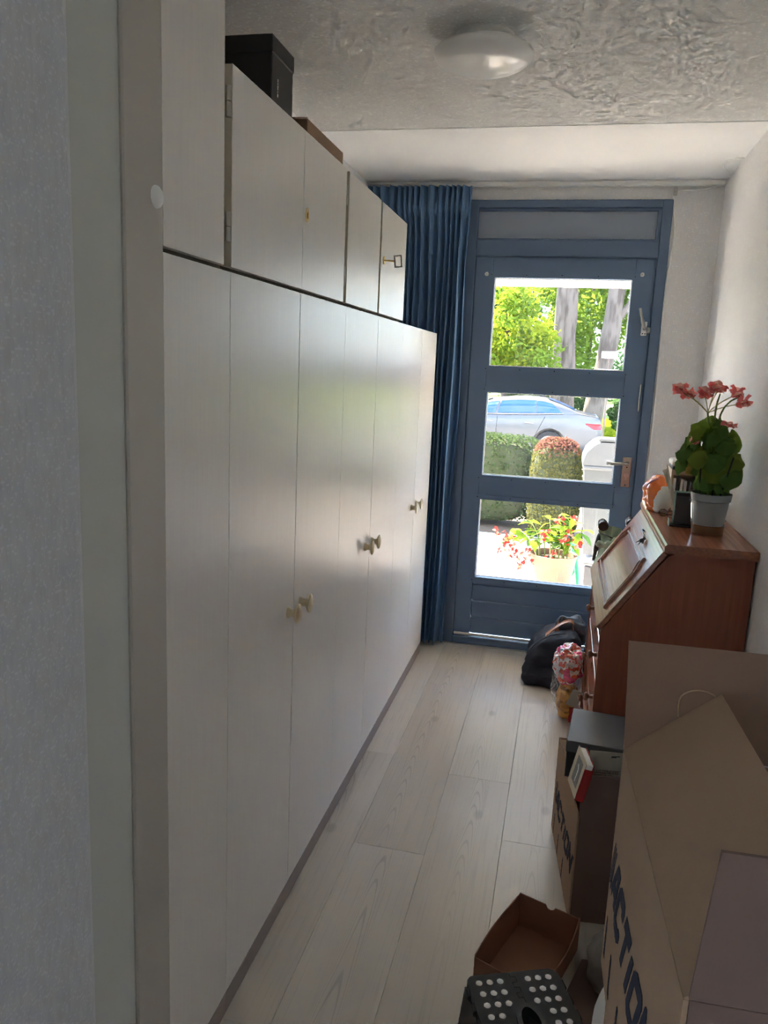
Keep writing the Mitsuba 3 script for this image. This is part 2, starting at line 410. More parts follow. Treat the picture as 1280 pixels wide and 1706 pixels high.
def low_unit(y0, y1, doors, knobs, label, group=None):
    t = thing('low_cabinet', label, 'cabinet', group)
    part(t, 'body', box(CB, XF - DT - 0.001, y0, y1, 0.075, ZL - 0.002), 'm_laminate')
    part(t, 'plinth', box(CB + 0.02, XF - 0.001, y0, y1, 0.0, 0.054, 0.002), 'm_plinth', 'brown grey plinth at the foot')
    part(t, 'kick', box(CB + 0.02, XF - 0.022, y0, y1, 0.054, 0.075), 'm_dark_gap')
    for i, ((a, b), ky) in enumerate(zip(doors, knobs)):
        ga, gb = (0.0003, 0.0016) if i == 0 else (0.0016, 0.0003)
        d = part(t, 'door', box(XF - DT, XF, a + ga, b - gb, 0.060, ZL - 0.003, 0.0008), 'm_laminate')
        if ky:
            knob(d, ky, 0.892)
    return t


low_unit(YS[0], YS[1] - 0.0004, [(YS[0], YS[1])], [0], 'narrow single cream cupboard section nearest the painted post, without a knob')
low_unit(YS[1], YS[3] - 0.0004, [(YS[1], YS[2]), (YS[2], YS[3])], [YS[2] - 0.046, YS[2] + 0.052], 'tall cream two door cupboard, the pair of knobs nearest the camera')
low_unit(YS[3], YS[5] - 0.0004, [(YS[3], YS[4]), (YS[4], YS[5])], [YS[4] - 0.072, YS[4] + 0.03], 'tall cream two door cupboard, middle pair of knobs')
low_unit(YS[5], YS[7], [(YS[5], YS[6]), (YS[6], YS[7])], [YS[6] - 0.075, YS[6] + 0.045], 'tall cream two door cupboard at the far end beside the blue curtain')


def up_unit(y0, y1, z1, doors, label):
    t = thing('top_cabinet', label, 'cabinet')
    part(t, 'body', box(CB, XF - DT - 0.001, y0, y1, ZL + 0.008, z1), 'm_edge')
    part(t, 'rail', box(CB, XF - DT - 0.001, y0, y1, ZL - 0.0015, ZL + 0.008), 'm_dark_gap')
    ds = []
    for a, b, z in doors:
        ds.append(part(t, 'door', cat(box(XF - 0.0015, XF, a, b, ZL + 0.007, z, 0.0004), box(XF - DT, XF - 0.0014, a + 0.0003, b - 0.0003, ZL + 0.0073, z - 0.0003, 0.0004)), 'm_laminate'))
        part(ds[-1], 'edging', box(XF - DT, XF - 0.0014, a - 0.0006, a + 0.0003, ZL + 0.0073, z - 0.0003), 'm_edge', 'beige door edge')
    return t, ds


def hinge(parent, y, z):
    part(parent, 'hinge', cat(cyl((XF - 0.006, y, z - 0.028), (XF - 0.006, y, z - 0.001), 0.0058, 12), cyl((XF - 0.006, y, z + 0.001), (XF - 0.006, y, z + 0.028), 0.0058, 12),
         box(XF - 0.016, XF - 0.007, y - 0.002, y + 0.006, z - 0.024, z + 0.024)), 'm_steel', 'metal barrel hinge')


up_unit(YS[0], 1.500, ZC - 0.004, [(YS[0] + 0.001, 1.476, ZC - 0.006)], 'cream top cupboard panel that runs up to the ceiling')
t, ds = up_unit(1.502, 2.322, 2.098, [(1.512, 1.9385, 2.104), (1.9405, 2.316, 2.104)], 'cream top cupboard with a brass keyhole, black box standing on it')
for z in (2.035, 1.805):
    hinge(t, 1.506, z)
o = place(lathe([(0.0075, 0.0), (0.0135, 0.0), (0.0130, 0.0022), (0.0105, 0.003), (0.0078, 0.0022), (0.0075, 0.0)], n=28), (XF, 1.968, 1.911), (0, 0.75, 0), (0, 0, 1.35), (1, 0, 0))
kh = part(ds[1], 'keyhole', o, 'm_brass', 'brass oval keyhole ring', smooth=40)
part(kh, 'slot', box(XF, XF + 0.0012, 1.9655, 1.9705, 1.903, 1.919), 'm_black')
t, ds = up_unit(2.324, 3.195, 2.098, [(2.345, 2.748, 2.104), (2.772, 3.190, 2.104)], 'cream top cupboard at the far end with a key and tag in its last door')
for z in (2.035, 1.805):
    hinge(t, 2.3335, z)
ky = part(ds[1], 'key', cat(cyl((XF, 2.815, 1.915), (XF + 0.004, 2.815, 1.915), 0.014, 20).apply_scale([1, 1, 1]), cyl((XF, 2.815, 1.915), (XF + 0.040, 2.815, 1.912), 0.0035, 10)), 'm_brass', 'key in the lock')
fr = sg.Polygon([(-0.014, -0.021), (0.014, -0.021), (0.014, 0.021), (-0.014, 0.021)], [[(-0.0095, -0.0165), (0.0095, -0.0165), (0.0095, 0.0165), (-0.0095, 0.0165)]])
a = np.array([0.92, 0.38, 0.12]); a /= np.linalg.norm(a)
b = np.array([-0.1, -0.05, 1.0]); b -= a * (a @ b); b /= np.linalg.norm(b)
part(ky, 'key_bow', ext(fr, 0.004, (XF + 0.052, 2.815, 1.912), a, b), 'm_plinth', 'open rectangular key bow')

# ------------------------------------------------------------------ curtain
from shapely import affinity
mat('m_curtain', proc(lambda p, n, uv: mi.Color3f(0.125, 0.220, 0.365) * (0.9 + 0.25 * fbm(p.x * 260, p.y * 260, p.z * 160, 2))), 0.85, spec=0.15, sheen=0.25)
cu = thing('curtain', 'dark blue pleated floor length curtain hanging left of the front door', 'curtain')
nz, ns = 70, 520
zz = np.concatenate([np.linspace(2.462, 2.30, 26), np.linspace(2.29, 0.016, nz - 26)])
ss = np.linspace(0, 1, ns)
Z, Sg = np.meshgrid(zz, ss, indexing='ij')
low = np.clip((2.352 - Z) / 0.5, 0, 1) ** 0.6
x_right = -0.557 - 0.026 * np.clip((2.46 - Z) / 2.4, 0, 1)
x_left = -1.10 + 0.05 * low
ph = 2 * np.pi * (15 * Sg + 0.35 * np.sin(2 * np.pi * 2.3 * Sg + 0.6) + 0.10 * low * np.sin(9 * Sg + 2.2 * Z))
pinch = np.exp(-((Z - 2.352) / 0.028) ** 2)
amp = np.where(Z > 2.352, 0.018 + 0.012 * (Z - 2.352) / 0.11, 0.018 + 0.020 * low) * (1 - 0.45 * pinch)
fold = np.sin(ph) + 0.28 * np.sin(2 * ph + 0.8) + 0.55 * low * np.sin(ph * 0.5 + 1.0 + 0.5 * Z)
Yc = 4.178 - amp * fold * 0.8 - 0.012 * pinch
Xc = x_left + (x_right - x_left) * Sg + 0.010 * low * np.sin(ph + 1.2 + 0.6 * Z) + 0.004 * np.sin(5 * Z + 20 * Sg) * low
edge = np.clip((Sg - 0.965) / 0.035, 0, 1)
Yc = Yc + edge * 0.028
Yc = np.minimum(Yc, 4.232)
P = np.stack([Xc, Yc, Z], -1)
part(cu, 'panel', grid(P), 'm_curtain', smooth=True)
part(cu, 'hem', sheet(P[-4:, :][:, :] + np.array([0, -0.0022, 0.0]), 0.002), 'm_curtain', 'stitched hem at the foot')
for k in range(15):
    i = int((k + 0.5) / 15 * ns)
    x, y = P[8, i, 0], 4.222
    part(cu, 'hook', tube([(x, y - 0.006, 2.44), (x, y + 0.006, 2.452), (x, y + 0.012, 2.466)], 0.002, 6), 'm_white_plastic')

# ------------------------------------------------------------------ ceiling lamp
lc = (-0.318, 2.455)
la = thing('ceiling_lamp', 'round white glass ceiling lamp, switched off', 'ceiling lamp')
part(la, 'base', lathe([(0, ZC), (0.086, ZC), (0.088, ZC - 0.006), (0.084, ZC - 0.013), (0.078, ZC - 0.018), (0.0, ZC - 0.018)], (lc[0], lc[1], 0), 48), 'm_white_plastic', 'flat white base plate', smooth=40)
mat('m_opal', (0.84, 0.84, 0.82), 0.22, spec=0.6, clearcoat=0.6, clearcoat_gloss=0.85)
a = np.linspace(-0.9, math.pi / 2, 22)
prof = [(0.0, ZC - 0.018), (0.100, ZC - 0.0185)] + [(0.144 * math.cos(t) + 0.0, ZC - 0.050 - (0.046 if t > 0 else 0.032) * math.sin(t)) for t in a]
prof[-1] = (0.0, prof[-1][1])
part(la, 'shade', lathe(prof, (lc[0], lc[1], 0), 64), 'm_opal', 'domed white opal glass shade', smooth=50)

# ------------------------------------------------------------------ boxes on the cabinets
mat('m_black_card', (0.028, 0.028, 0.030), 0.55, spec=0.3)
mat('m_grey_card', (0.075, 0.080, 0.090), 0.42, spec=0.5)


def cardboard(base):
    return lambda p, n, uv: mi.Color3f(*base) * (0.93 + 0.10 * fbm(p.x * 14, p.y * 14, p.z * 14, 3) + 0.05 * (noise(p.x * 600, p.y * 600, p.z * 250) - 0.5))


mat('m_card', proc(cardboard((0.34, 0.232, 0.155))), 0.8, spec=0.2)
mat('m_card_inner', proc(cardboard((0.27, 0.175, 0.125))), 0.8, spec=0.2)
mat('m_card_edge', (0.40, 0.28, 0.18), 0.9)
mat('m_card_red', proc(cardboard((0.27, 0.135, 0.085))), 0.8, spec=0.2)
bb = thing('black_box', 'black cardboard box standing on the top cupboards under the ceiling', 'box')
part(bb, 'body', box(-1.00, -0.702, 1.780, 1.917, 2.0985, 2.235, 0.002), 'm_black_card')
part(bb, 'lid', box(-1.002, -0.700, 1.778, 1.919, 2.222, 2.260, 0.002), 'm_black_card')
for k, (z0, z1) in enumerate([(2.140, 2.147), (2.149, 2.153), (2.155, 2.164), (2.166, 2.170), (2.172, 2.178)]):
    part(bb, 'print', box(-0.7025, -0.7012, 1.816, 1.8185, z0, z1), 'm_white_plastic', 'tiny white print on the black side')
fc = thing('cardboard_carton', 'brown cardboard carton with a raised flap lying on the top cupboards', 'box')
part(fc, 'body', box(-1.00, -0.722, 2.090, 2.424, 2.0985, 2.176, 0.002), 'm_card')
part(fc, 'flap', rot(box(-0.86, -0.722, 1.985, 2.090, 2.174, 2.178), 16, [1, 0, 0], (0, 2.09, 2.176)), 'm_card_inner', 'loose cardboard flap')

# ------------------------------------------------------------------ writing desk


def cherry(scale):
    def f(p, n, uv):
        g = fbm(p.x * 130, p.y * 130, p.z * 5, 3)
        h = fbm(p.x * 12, p.y * 12, p.z * 1.6, 2)
        return mix((0.315, 0.112, 0.066), (0.245, 0.084, 0.049), smoothstep(0.3, 0.75, 0.5 * g + 0.5 * h)) * scale
    return f


mat('m_cherry', proc(cherry(1.0)), 0.42, spec=0.4)


def cherry_top(p, n, uv):
    g = fbm(p.x * 120, p.y * 4, p.z * 120, 3)
    return mix((0.30, 0.115, 0.060), (0.235, 0.085, 0.043), smoothstep(0.3, 0.75, g))


mat('m_cherry_top', proc(cherry_top), 0.20, spec=0.65)
mat('m_cherry_front', proc(cherry_top), 0.16, spec=1.0, clearcoat=1.0, clearcoat_gloss=0.9)
mat('m_wood_knob', (0.22, 0.085, 0.04), 0.3)
DK = thing('writing_desk', 'cherry wood writing desk with a sloping front against the right wall', 'desk')
YN, YF_, XB = 2.722, 3.602, 0.652
side = [(XB, 0.0), (XB, 0.966), (0.402, 0.966), (0.382, 0.955), (0.183, 0.664), (0.183, 0.0)]
for y0, y1 in ((YN, YN + 0.019), (YF_ - 0.019, YF_)):
    sd = part(DK, 'side_panel', ext(side, y1 - y0, (0, y1, 0), (1, 0, 0), (0, 0, 1)), 'm_cherry')
    part(sd, 'edge_band', cat(box(0.1815, 0.1835, y0, y1, 0.0, 0.664), ext([(0.382, 0.955), (0.183, 0.664), (0.1815, 0.6655), (0.3805, 0.9565)], y1 - y0, (0, y1, 0), (1, 0, 0), (0, 0, 1))), 'm_cherry_top')
tp = sg.Polygon([(0.366, 0.969), (0.362, 0.974), (0.360, 0.984), (0.362, 0.994), (0.368, 1.0), (0.655, 1.0), (0.655, 0.969)])
part(DK, 'top', ext(tp, 0.928, (0, 3.626, 0), (1, 0, 0), (0, 0, 1)), 'm_cherry_top')
part(DK, 'back', box(XB - 0.008, XB, YN + 0.019, YF_ - 0.019, 0.06, 0.966), 'm_cherry')
part(DK, 'plinth', box(0.205, 0.225, YN + 0.019, YF_ - 0.019, 0.0, 0.07), 'm_cherry')
# sloping flap: s along y, t down the slope
ft, fb = np.array([0.380, 0.962]), np.array([0.181, 0.664])
sl = (fb - ft) / np.linalg.norm(fb - ft)
nrm = np.array([sl[1], -sl[0]])           # out of the slope, to the front and up
LEN = np.linalg.norm(fb - ft)


def flp(s, t, h=0.0):
    q = ft + sl * t + nrm * h
    return np.array([q[0], YN + 0.006 + s * (YF_ - YN - 0.012), q[1]])


o, ax, ay = flp(0, 0), np.array([0, 1, 0]), np.array([sl[0], 0, sl[1]])
az = np.cross(ax, ay)
W_ = YF_ - YN - 0.012
fb_ = box(0, W_, 0.004, LEN - 0.002, 0, 0.019, 0.003)
sgn = 1 if az @ np.array([nrm[0], 0, nrm[1]]) > 0 else -1
flap = part(DK, 'flap', place(fb_, o, ax, ay, np.array([nrm[0], 0, nrm[1]])), 'm_cherry_front', 'glossy sloping writing flap')


def ring_path(s0, s1, t0, t1, notch):
    pts = [(s0, t1), (s0, t0 + notch), (s0 + notch * 0.35, t0 + notch), (s0 + notch * 0.9, t0 + notch * 0.45), (s0 + notch, t0), (s1 - notch, t0), (s1 - notch * 0.9, t0 + notch * 0.45), (s1 - notch * 0.35, t0 + notch), (s1, t0 + notch), (s1, t1)]
    return pts


for inset in (0.0, 0.020):
    rp = ring_path(0.085 + inset, W_ - 0.085 - inset, 0.075 + inset, LEN - 0.055 - inset, 0.040)
    a = sg.Polygon(rp)
    m = ext(a.difference(a.buffer(-0.009, join_style=2)), 0.0075, (0, 0, 0.0185))
    m2 = ext(a.buffer(-0.002, join_style=2).difference(a.buffer(-0.007, join_style=2)), 0.003, (0, 0, 0.026))
    part(flap, 'moulding', place(cat(m, m2), o, ax, ay, np.array([nrm[0], 0, nrm[1]])), 'm_cherry_front', 'raised moulding with notched corners')
kp = part(flap, 'key', cat(cyl(flp(0.55, 0.035, 0.019), flp(0.55, 0.035, 0.030), 0.003, 8), tube(spline([flp(0.55, 0.035, 0.030), flp(0.50, 0.04, 0.026), flp(0.40, 0.045, 0.022)], 10), 0.0022, 6)), 'm_black', 'small key with a black tassel')
tl = []
for k in range(14):
    d = rng.normal(size=2) * 0.011
    c = flp(0.40, 0.045, 0.027)
    tl.append(tube([c, c + np.array([d[0], d[0] * 0.6 + d[1], d[1]]) + np.array([-0.004, -0.01, -0.006])], [0.003, 0.0012], 5))
part(kp, 'tassel', cat(*tl), 'm_black')
# drawers and slides behind the front edge
for z0, z1 in ((0.605, 0.655),):
    for y0 in (YN + 0.020, YF_ - 0.045):
        part(DK, 'slide', box(0.1845, 0.60, y0, y0 + 0.024, z0, z1, 0.001), 'm_cherry_front')
part(DK, 'front_rail', box(0.188, 0.21, YN + 0.046, YF_ - 0.047, 0.602, 0.656), 'm_cherry_front')


def dknob(parent, y, z, x=0.186):
    m = lathe([(0.0, 0.0), (0.009, 0.0), (0.0065, 0.006), (0.006, 0.012), (0.010, 0.016), (0.0155, 0.021), (0.0155, 0.027), (0.010, 0.032), (0.0, 0.033)], n=20)
    m.apply_transform(trimesh.transformations.rotation_matrix(-math.pi / 2, [0, 1, 0]))
    m.apply_translation((x, y, z))
    part(parent, 'knob', m, 'm_wood_knob', 'turned wooden knob', smooth=40)


for k, (z0, z1) in enumerate(((0.456, 0.598), (0.272, 0.450), (0.074, 0.266))):
    d = part(DK, 'drawer', cat(box(0.186, 0.204, YN + 0.021, YF_ - 0.021, z0, z1, 0.004), box(0.204, 0.60, YN + 0.03, YF_ - 0.03, z0 + 0.01, z1 - 0.02)), 'm_cherry_front')
    zk = (z0 + z1) / 2
    dknob(d, 2.862, zk)
    dknob(d, 3.30, zk + (0.048 if k == 0 else 0))
    part(d, 'lock', cat(cyl((0.184, 3.08, z1 - 0.04), (0.1865, 3.08, z1 - 0.04), 0.006, 14), box(0.1838, 0.1865, 3.077, 3.083, z1 - 0.058, z1 - 0.04)), 'm_black_soft')

# ------------------------------------------------------------------ begonia on the desk
PC = np.array([0.532, 2.955])
mat('m_pot_grey', (0.25, 0.29, 0.30), 0.5)
mat('m_soil', (0.045, 0.03, 0.02), 0.95)
mat('m_water', (0.17, 0.085, 0.035), 0.15)
scene['m_glass'] = {'type': 'thindielectric', 'int_ior': 1.5}


def leafmat(name, rgb, dt=0.7, rough=0.45):
    scene[name] = {'type': 'principledthin', 'base_color': {'type': 'rgb', 'value': list(rgb)}, 'roughness': rough, 'diff_trans': dt, 'eta': 1.4}


leafmat('m_leaf_a', (0.16, 0.25, 0.04), 0.6)
leafmat('m_leaf_b', (0.19, 0.26, 0.05), 0.75)
leafmat('m_leaf_c', (0.085, 0.16, 0.04), 0.45)
leafmat('m_leaf_dry', (0.33, 0.24, 0.06), 0.7)
leafmat('m_petal_pink', (0.85, 0.27, 0.26), 0.5)
leafmat('m_petal_pale', (0.88, 0.55, 0.46), 0.5)
mat('m_stem', (0.17, 0.24, 0.06), 0.5)
mat('m_stem_pale', (0.35, 0.36, 0.14), 0.5)


def disc_leaf(r, waves, depth, asym=0.0, n=12, rings=3):
    """A round wavy leaf in local x, y; stalk at the origin, tip towards +x."""
    v = [(0, 0, 0)]
    f = []
    for k in range(1, rings + 1):
        q = k / rings
        for i in range(n):
            t = 2 * math.pi * i / n
            rr = r * q * (1 + 0.28 * math.cos(t) + asym * math.sin(t) + 0.05 * math.cos(3 * t + 1))
            if abs(i - n // 2) < 1:
                rr *= 0.35 + 0.2 * (1 - q)
            v.append((rr * math.cos(t) + 0.12 * r * q, rr * math.sin(t), depth * r * q * q * (-0.7 + 0.35 * math.sin(waves * t + asym * 9))))
    for i in range(n):
        j = (i + 1) % n
        f.append((0, 1 + i, 1 + j))
        for k in range(rings - 1):
            a, b = 1 + k * n, 1 + (k + 1) * n
            f += [(a + i, b + i, b + j), (a + i, b + j, a + j)]
    return trimesh.Trimesh(np.array(v), np.array(f), process=False)


def frame(d, up):
    d = np.asarray(d, float) / np.linalg.norm(d)
    up = np.asarray(up, float)
    up = up - d * (up @ d)
    up /= np.linalg.norm(up)
    return d, np.cross(up, d), up


bg = thing('potted_begonia', 'potted begonia with coral flowers on tall stalks, standing on the desk', 'potted plant')
a, c = 1.0, 2.0
ot = [(0.0, 1.0005), (0.050, 1.0005), (0.0545, 1.004), (0.0565, 1.020), (0.0625, 1.066), (0.0675, 1.110), (0.0705, 1.114), (0.0745, 1.116), (0.0745, 1.1205), (0.0705, 1.1215), (0.0675, 1.118)]
pt = part(bg, 'outer_pot', lathe(ot, (*PC, 0), 48), 'm_glass', 'clear outer pot holding brown water', smooth=35)
part(pt, 'water', lathe([(0.0, 1.004), (0.0525, 1.004), (0.0545, 1.012), (0.0575, 1.036), (0.0, 1.036)], (*PC, 0), 40), 'm_water', 'brown water', smooth=35)
part(bg, 'pot', lathe([(0.0, 1.036), (0.0515, 1.036), (0.058, 1.085), (0.0625, 1.122), (0.0665, 1.124), (0.0700, 1.150), (0.0672, 1.150), (0.0640, 1.126), (0.060, 1.126), (0.0, 1.126)], (*PC, 0), 48), 'm_pot_grey', 'grey plastic inner pot', smooth=35)
part(bg, 'soil', lathe([(0.0, 1.138), (0.03, 1.137), (0.0655, 1.132)], (*PC, 0), 32), 'm_soil')
for (x0, y0), (x1, y1), z in (((-0.045, -0.025), (-0.060, -0.070), 1.268), ((0.018, -0.045), (0.040, -0.092), 1.290), ((0.005, 0.02), (0.012, 0.015), 1.25)):
    part(bg, 'stake', cyl((PC[0] + x0, PC[1] + y0, 1.13), (PC[0] + x1, PC[1] + y1, z), 0.0028, 8), 'm_black', 'thin black plant stake')
heads = [(-0.147, 0.0, 1.512), (-0.115, 0.02, 1.498), (-0.062, 0.0, 1.500), (-0.030, -0.01, 1.532), (-0.015, 0.02, 1.520), (0.045, 0.01, 1.508), (0.068, 0.0, 1.478)]
hub = (PC[0] - 0.045, PC[1], 1.432)
st = [tube(spline([(PC[0] - 0.01, PC[1], 1.12), (PC[0] - 0.02, PC[1], 1.25), (PC[0] - 0.035, PC[1], 1.37), hub], 14), np.linspace(0.0065, 0.0035, 14), 8)]
st.append(tube(spline([(PC[0] + 0.012, PC[1], 1.12), (PC[0] + 0.0, PC[1] + 0.005, 1.30), (PC[0] - 0.02, PC[1], 1.42), (PC[0] - 0.012, PC[1], 1.50)], 14), np.linspace(0.006, 0.0028, 14), 8))
st.append(tube(spline([(PC[0] + 0.0, PC[1], 1.12), (PC[0] + 0.0, PC[1] + 0.0, 1.34), (PC[0] + 0.01, PC[1], 1.46), (PC[0] + 0.055, PC[1], 1.495)], 14), np.linspace(0.006, 0.0025, 14), 8))
part(bg, 'stems', cat(*st), 'm_stem', smooth=True)
for h in heads:
    q = (PC[0] + h[0], PC[1] + h[1], h[2])
    part(bg, 'flower_stalk', tube(spline([hub, ((hub[0] + q[0]) / 2, q[1], hub[2] * 0.45 + q[2] * 0.55), (q[0], q[1], q[2] - 0.008)], 8), 0.0017, 6), 'm_stem_pale')


def flower(parent, c, r, mats, n=9, seed=0):
    g = np.random.default_rng(seed)
    fl_ = part(parent, 'flower', ball(c, r * 0.16, 1), 'm_stem_pale', 'coral begonia flower')
    for k in range(n):
        t = 2 * math.pi * k / n * 1.9 + g.uniform(-0.3, 0.3)
        e = g.uniform(-0.35, 1.35)
        d = np.array([math.cos(t) * math.cos(e), math.sin(t) * math.cos(e), math.sin(e)])
        ax_, ay_, az_ = frame(d, (0.2 * math.cos(t + 1), 0.2 * math.sin(t + 1), 1))
        part(fl_, 'petal', place(disc_leaf(r * g.uniform(0.48, 0.66), 3, 1.0, 0.05, 9, 2), np.asarray(c) + d * r * 0.12, ax_, ay_, az_), mats[k % len(mats)], smooth=True)


for k, h in enumerate(heads):
    flower(bg, (PC[0] + h[0], PC[1] + h[1], h[2]), 0.030, ['m_petal_pink', 'm_petal_pink', 'm_petal_pale'], 12, k)
for k, (x, z) in enumerate(((-0.088, 1.333), (0.008, 1.402), (0.030, 1.398))):
    flower(bg, (PC[0] + x, PC[1] - 0.055, z), 0.022, ['m_petal_pale', 'm_petal_pink'], 6, 20 + k)
g = np.random.default_rng(11)
lv = []
spots = []
for k in range(400):
    z = g.uniform(1.18, 1.405)
    R = 0.100 * math.sqrt(max(0.05, 1 - ((z - 1.29) / 0.14) ** 2))
    t, q = g.uniform(0, 2 * math.pi), math.sqrt(g.uniform(0.15, 1))
    p = np.array([PC[0] - 0.020 + R * q * math.cos(t), PC[1] + R * q * math.sin(t), z])
    if all(np.linalg.norm(p - s) > 0.040 for s in spots) and p[0] < 0.605 and not (p[0] < PC[0] - 0.045 and p[2] < 1.235) and not (p[1] < PC[1] and p[2] < 1.20):
        spots.append(p)
for k, p in enumerate(spots[:42]):
    out = np.array([p[0] - PC[0], p[1] - PC[1], 0.0])
    out /= np.linalg.norm(out) + 1e-6
    d = 0.55 * out + 0.5 * np.array([-out[1], out[0], 0]) * g.uniform(-1, 1) + np.array([0, 0, g.uniform(-1.5, -0.35)])
    up = np.array([0, 0, 0.55]) + out * g.uniform(0.7, 1.3) + np.array([0, -0.25, 0]) + g.normal(size=3) * 0.38
    ax_, ay_, az_ = frame(d, up)
    m = 'm_leaf_dry' if (p[2] < 1.25 and p[0] < PC[0] - 0.055) else ['m_leaf_a', 'm_leaf_c', 'm_leaf_b', 'm_leaf_c'][k % 4]
    part(bg, 'leaf', place(disc_leaf(g.uniform(0.030, 0.045), int(g.integers(3, 6)), g.uniform(0.6, 1.1), g.uniform(-0.2, 0.2), 14, 3), p, ax_, ay_, az_), m, smooth=True)
    b0 = np.array([PC[0] - 0.01, PC[1], p[2] - 0.05])
    if k % 2 == 0:
        part(bg, 'leaf_stalk', tube(spline([b0, (b0 + p) / 2 + np.array([0, 0, 0.012]), p], 7), 0.0016, 5), 'm_stem_pale')

for (x, y, z), d, m, r in (((-0.070, -0.02, 1.262), (-1, -0.2, -0.5), 'm_leaf_dry', 0.021), ((-0.088, -0.03, 1.240), (-0.6, -0.3, -1), 'm_leaf_dry', 0.018), ((-0.045, -0.05, 1.235), (-0.3, -0.4, -1), 'm_leaf_b', 0.020), ((-0.098, 0.0, 1.285), (-1, 0, -0.3), 'm_leaf_c', 0.019), ((0.075, -0.02, 1.235), (0.8, -0.2, -0.8), 'm_leaf_dry', 0.016)):
    ax_, ay_, az_ = frame(d, (-0.3, -0.8, 0.6))
    p = np.array([PC[0] + x, PC[1] + y, z])
    part(bg, 'leaf', place(disc_leaf(r, 4, 1.3, 0.15, 14, 3), p, ax_, ay_, az_), m, smooth=True)
    part(bg, 'leaf_stalk', tube(spline([(PC[0] - 0.012, PC[1], 1.215), (PC[0] + 0.5 * x, PC[1] + 0.5 * y, z + 0.004), p], 7), 0.0016, 5), 'm_stem_pale')

# ------------------------------------------------------------------ other things on the desk
pf = thing('picture_frame', 'dark glass edged picture frame standing with its back to the room, left of the begonia', 'picture frame')
mat('m_frame_back', (0.055, 0.050, 0.050), 0.4)
mat('m_glass_edge', (0.32, 0.52, 0.46), 0.1)
fa = -3.0
part(pf, 'back', rotz(box(0.428, 0.535, 3.0620, 3.0680, 1.010, 1.128, 0.001), fa, (0.42, 3.03, 0)), 'm_frame_back')
part(pf, 'glass', rotz(box(0.4225, 0.5405, 3.0685, 3.0735, 1.0085, 1.133, 0.001), fa, (0.42, 3.03, 0)), 'm_glass_edge', 'glass sheet with green edges')
part(pf, 'foot', rotz(cat(box(0.412, 0.545, 3.0380, 3.1040, 1.0005, 1.0085, 0.002)), fa, (0.42, 3.03, 0)), 'm_black', 'black foot')
part(pf, 'band', rotz(box(0.428, 0.535, 3.0605, 3.0619, 1.116, 1.126), fa, (0.42, 3.03, 0)), 'm_black_soft')
part(pf, 'foot_end', rotz(box(0.4095, 0.4118, 3.0400, 3.1020, 1.001, 1.026, 0.0005), fa, (0.42, 3.03, 0)), 'm_glass_edge')

mat('m_orange', (0.85, 0.20, 0.035), 0.28)
mat('m_white_paper', (0.78, 0.78, 0.75), 0.6)
mat('m_kraft', (0.45, 0.39, 0.32), 0.8)
mat('m_pink_gloss', (0.85, 0.30, 0.32), 0.25)


def crumple(m, amp, freq, seed, iters=2):
    v = np.asarray(m.vertices)
    n = np.asarray(m.vertex_normals)
    q = meshkit.fbm(v * freq, 3, seed) - 0.5
    r = m.copy()
    r.vertices = v + n * (2 * amp * q)[:, None]
    return r


u = np.linspace(0, 1, 16)
wv = np.linspace(0, 1, 12)
U, V = np.meshgrid(u, wv, indexing='ij')
ob = thing('orange_bag', 'shiny orange and white plastic bag bulging over the edge of the desk top', 'bag')
blob = ball((0, 0, 0), 1.0, 4)
b1 = blob.copy()
b1.vertices = np.asarray(b1.vertices) * [0.058, 0.085, 0.084]
b1 = crumple(b1, 0.012, 34, 4)
b1.vertices[:, 2] = np.maximum(b1.vertices[:, 2], -0.066)
b1.apply_translation((0.402, 3.40, 1.0670))
part(ob, 'body', b1, 'm_orange', smooth=True)
b2 = blob.copy()
b2.vertices = np.asarray(b2.vertices) * [0.040, 0.05, 0.062]
b2 = crumple(b2, 0.006, 40, 8)
b2.vertices[:, 2] = np.maximum(b2.vertices[:, 2], -0.052)
b2.apply_translation((0.414, 3.350, 1.0535))
part(ob, 'white_side', b2, 'm_white_paper', 'white printed side', smooth=True)
part(ob, 'fold', tube(spline([(0.348, 3.36, 1.10), (0.362, 3.335, 1.125), (0.388, 3.32, 1.145)], 10), [0.003] * 5 + [0.005] * 5, 6), 'm_pink_gloss', 'pink glossy fold', smooth=True)
kb = thing('paper_sheet', 'crumpled beige paper sheet leaning on the orange bag', 'paper')
P = np.zeros((14, 10, 3))
for i in range(14):
    for j in range(10):
        a_, b_ = i / 13, j / 9
        x = 0.398 + 0.030 * b_ + (0.052 - 0.02 * b_) * a_ + 0.010 * math.sin(5 * b_ + 2 * a_)
        y = 3.285 - 0.05 * a_ + 0.012 * math.sin(6 * a_ + 5 * b_) + 0.045 * b_
        z = 1.182 - 0.178 * a_ + 0.022 * b_ * (1 - a_) + 0.05 * b_ * a_
        P[i, j] = (x, y, z)
part(kb, 'sheet', sheet(P, 0.0012), 'm_kraft', smooth=40)
gs = thing('eyeglasses', 'thin black wire eyeglasses lying on the desk by the orange bag', 'glasses')
for cx, cy in ((0.412, 3.245), (0.440, 3.215)):
    t = np.linspace(0, 2 * math.pi, 25)[:-1]
    part(gs, 'rim', tube(np.stack([cx + 0.015 * np.cos(t), cy + 0.010 * np.cos(t + 2.3), 1.0175 + 0.015 * np.sin(t)], 1), 0.0012, 6, closed=True), 'm_black')
part(gs, 'temple', tube([(0.398, 3.256, 1.016), (0.440, 3.290, 1.003), (0.455, 3.30, 1.0015)], 0.0012, 6), 'm_black')
part(gs, 'temple', tube([(0.453, 3.205, 1.016), (0.49, 3.25, 1.003), (0.50, 3.26, 1.0015)], 0.0012, 6), 'm_black')
lr = thing('letter_rack', 'small open wooden rack holding letters and booklets at the back of the desk', 'rack')
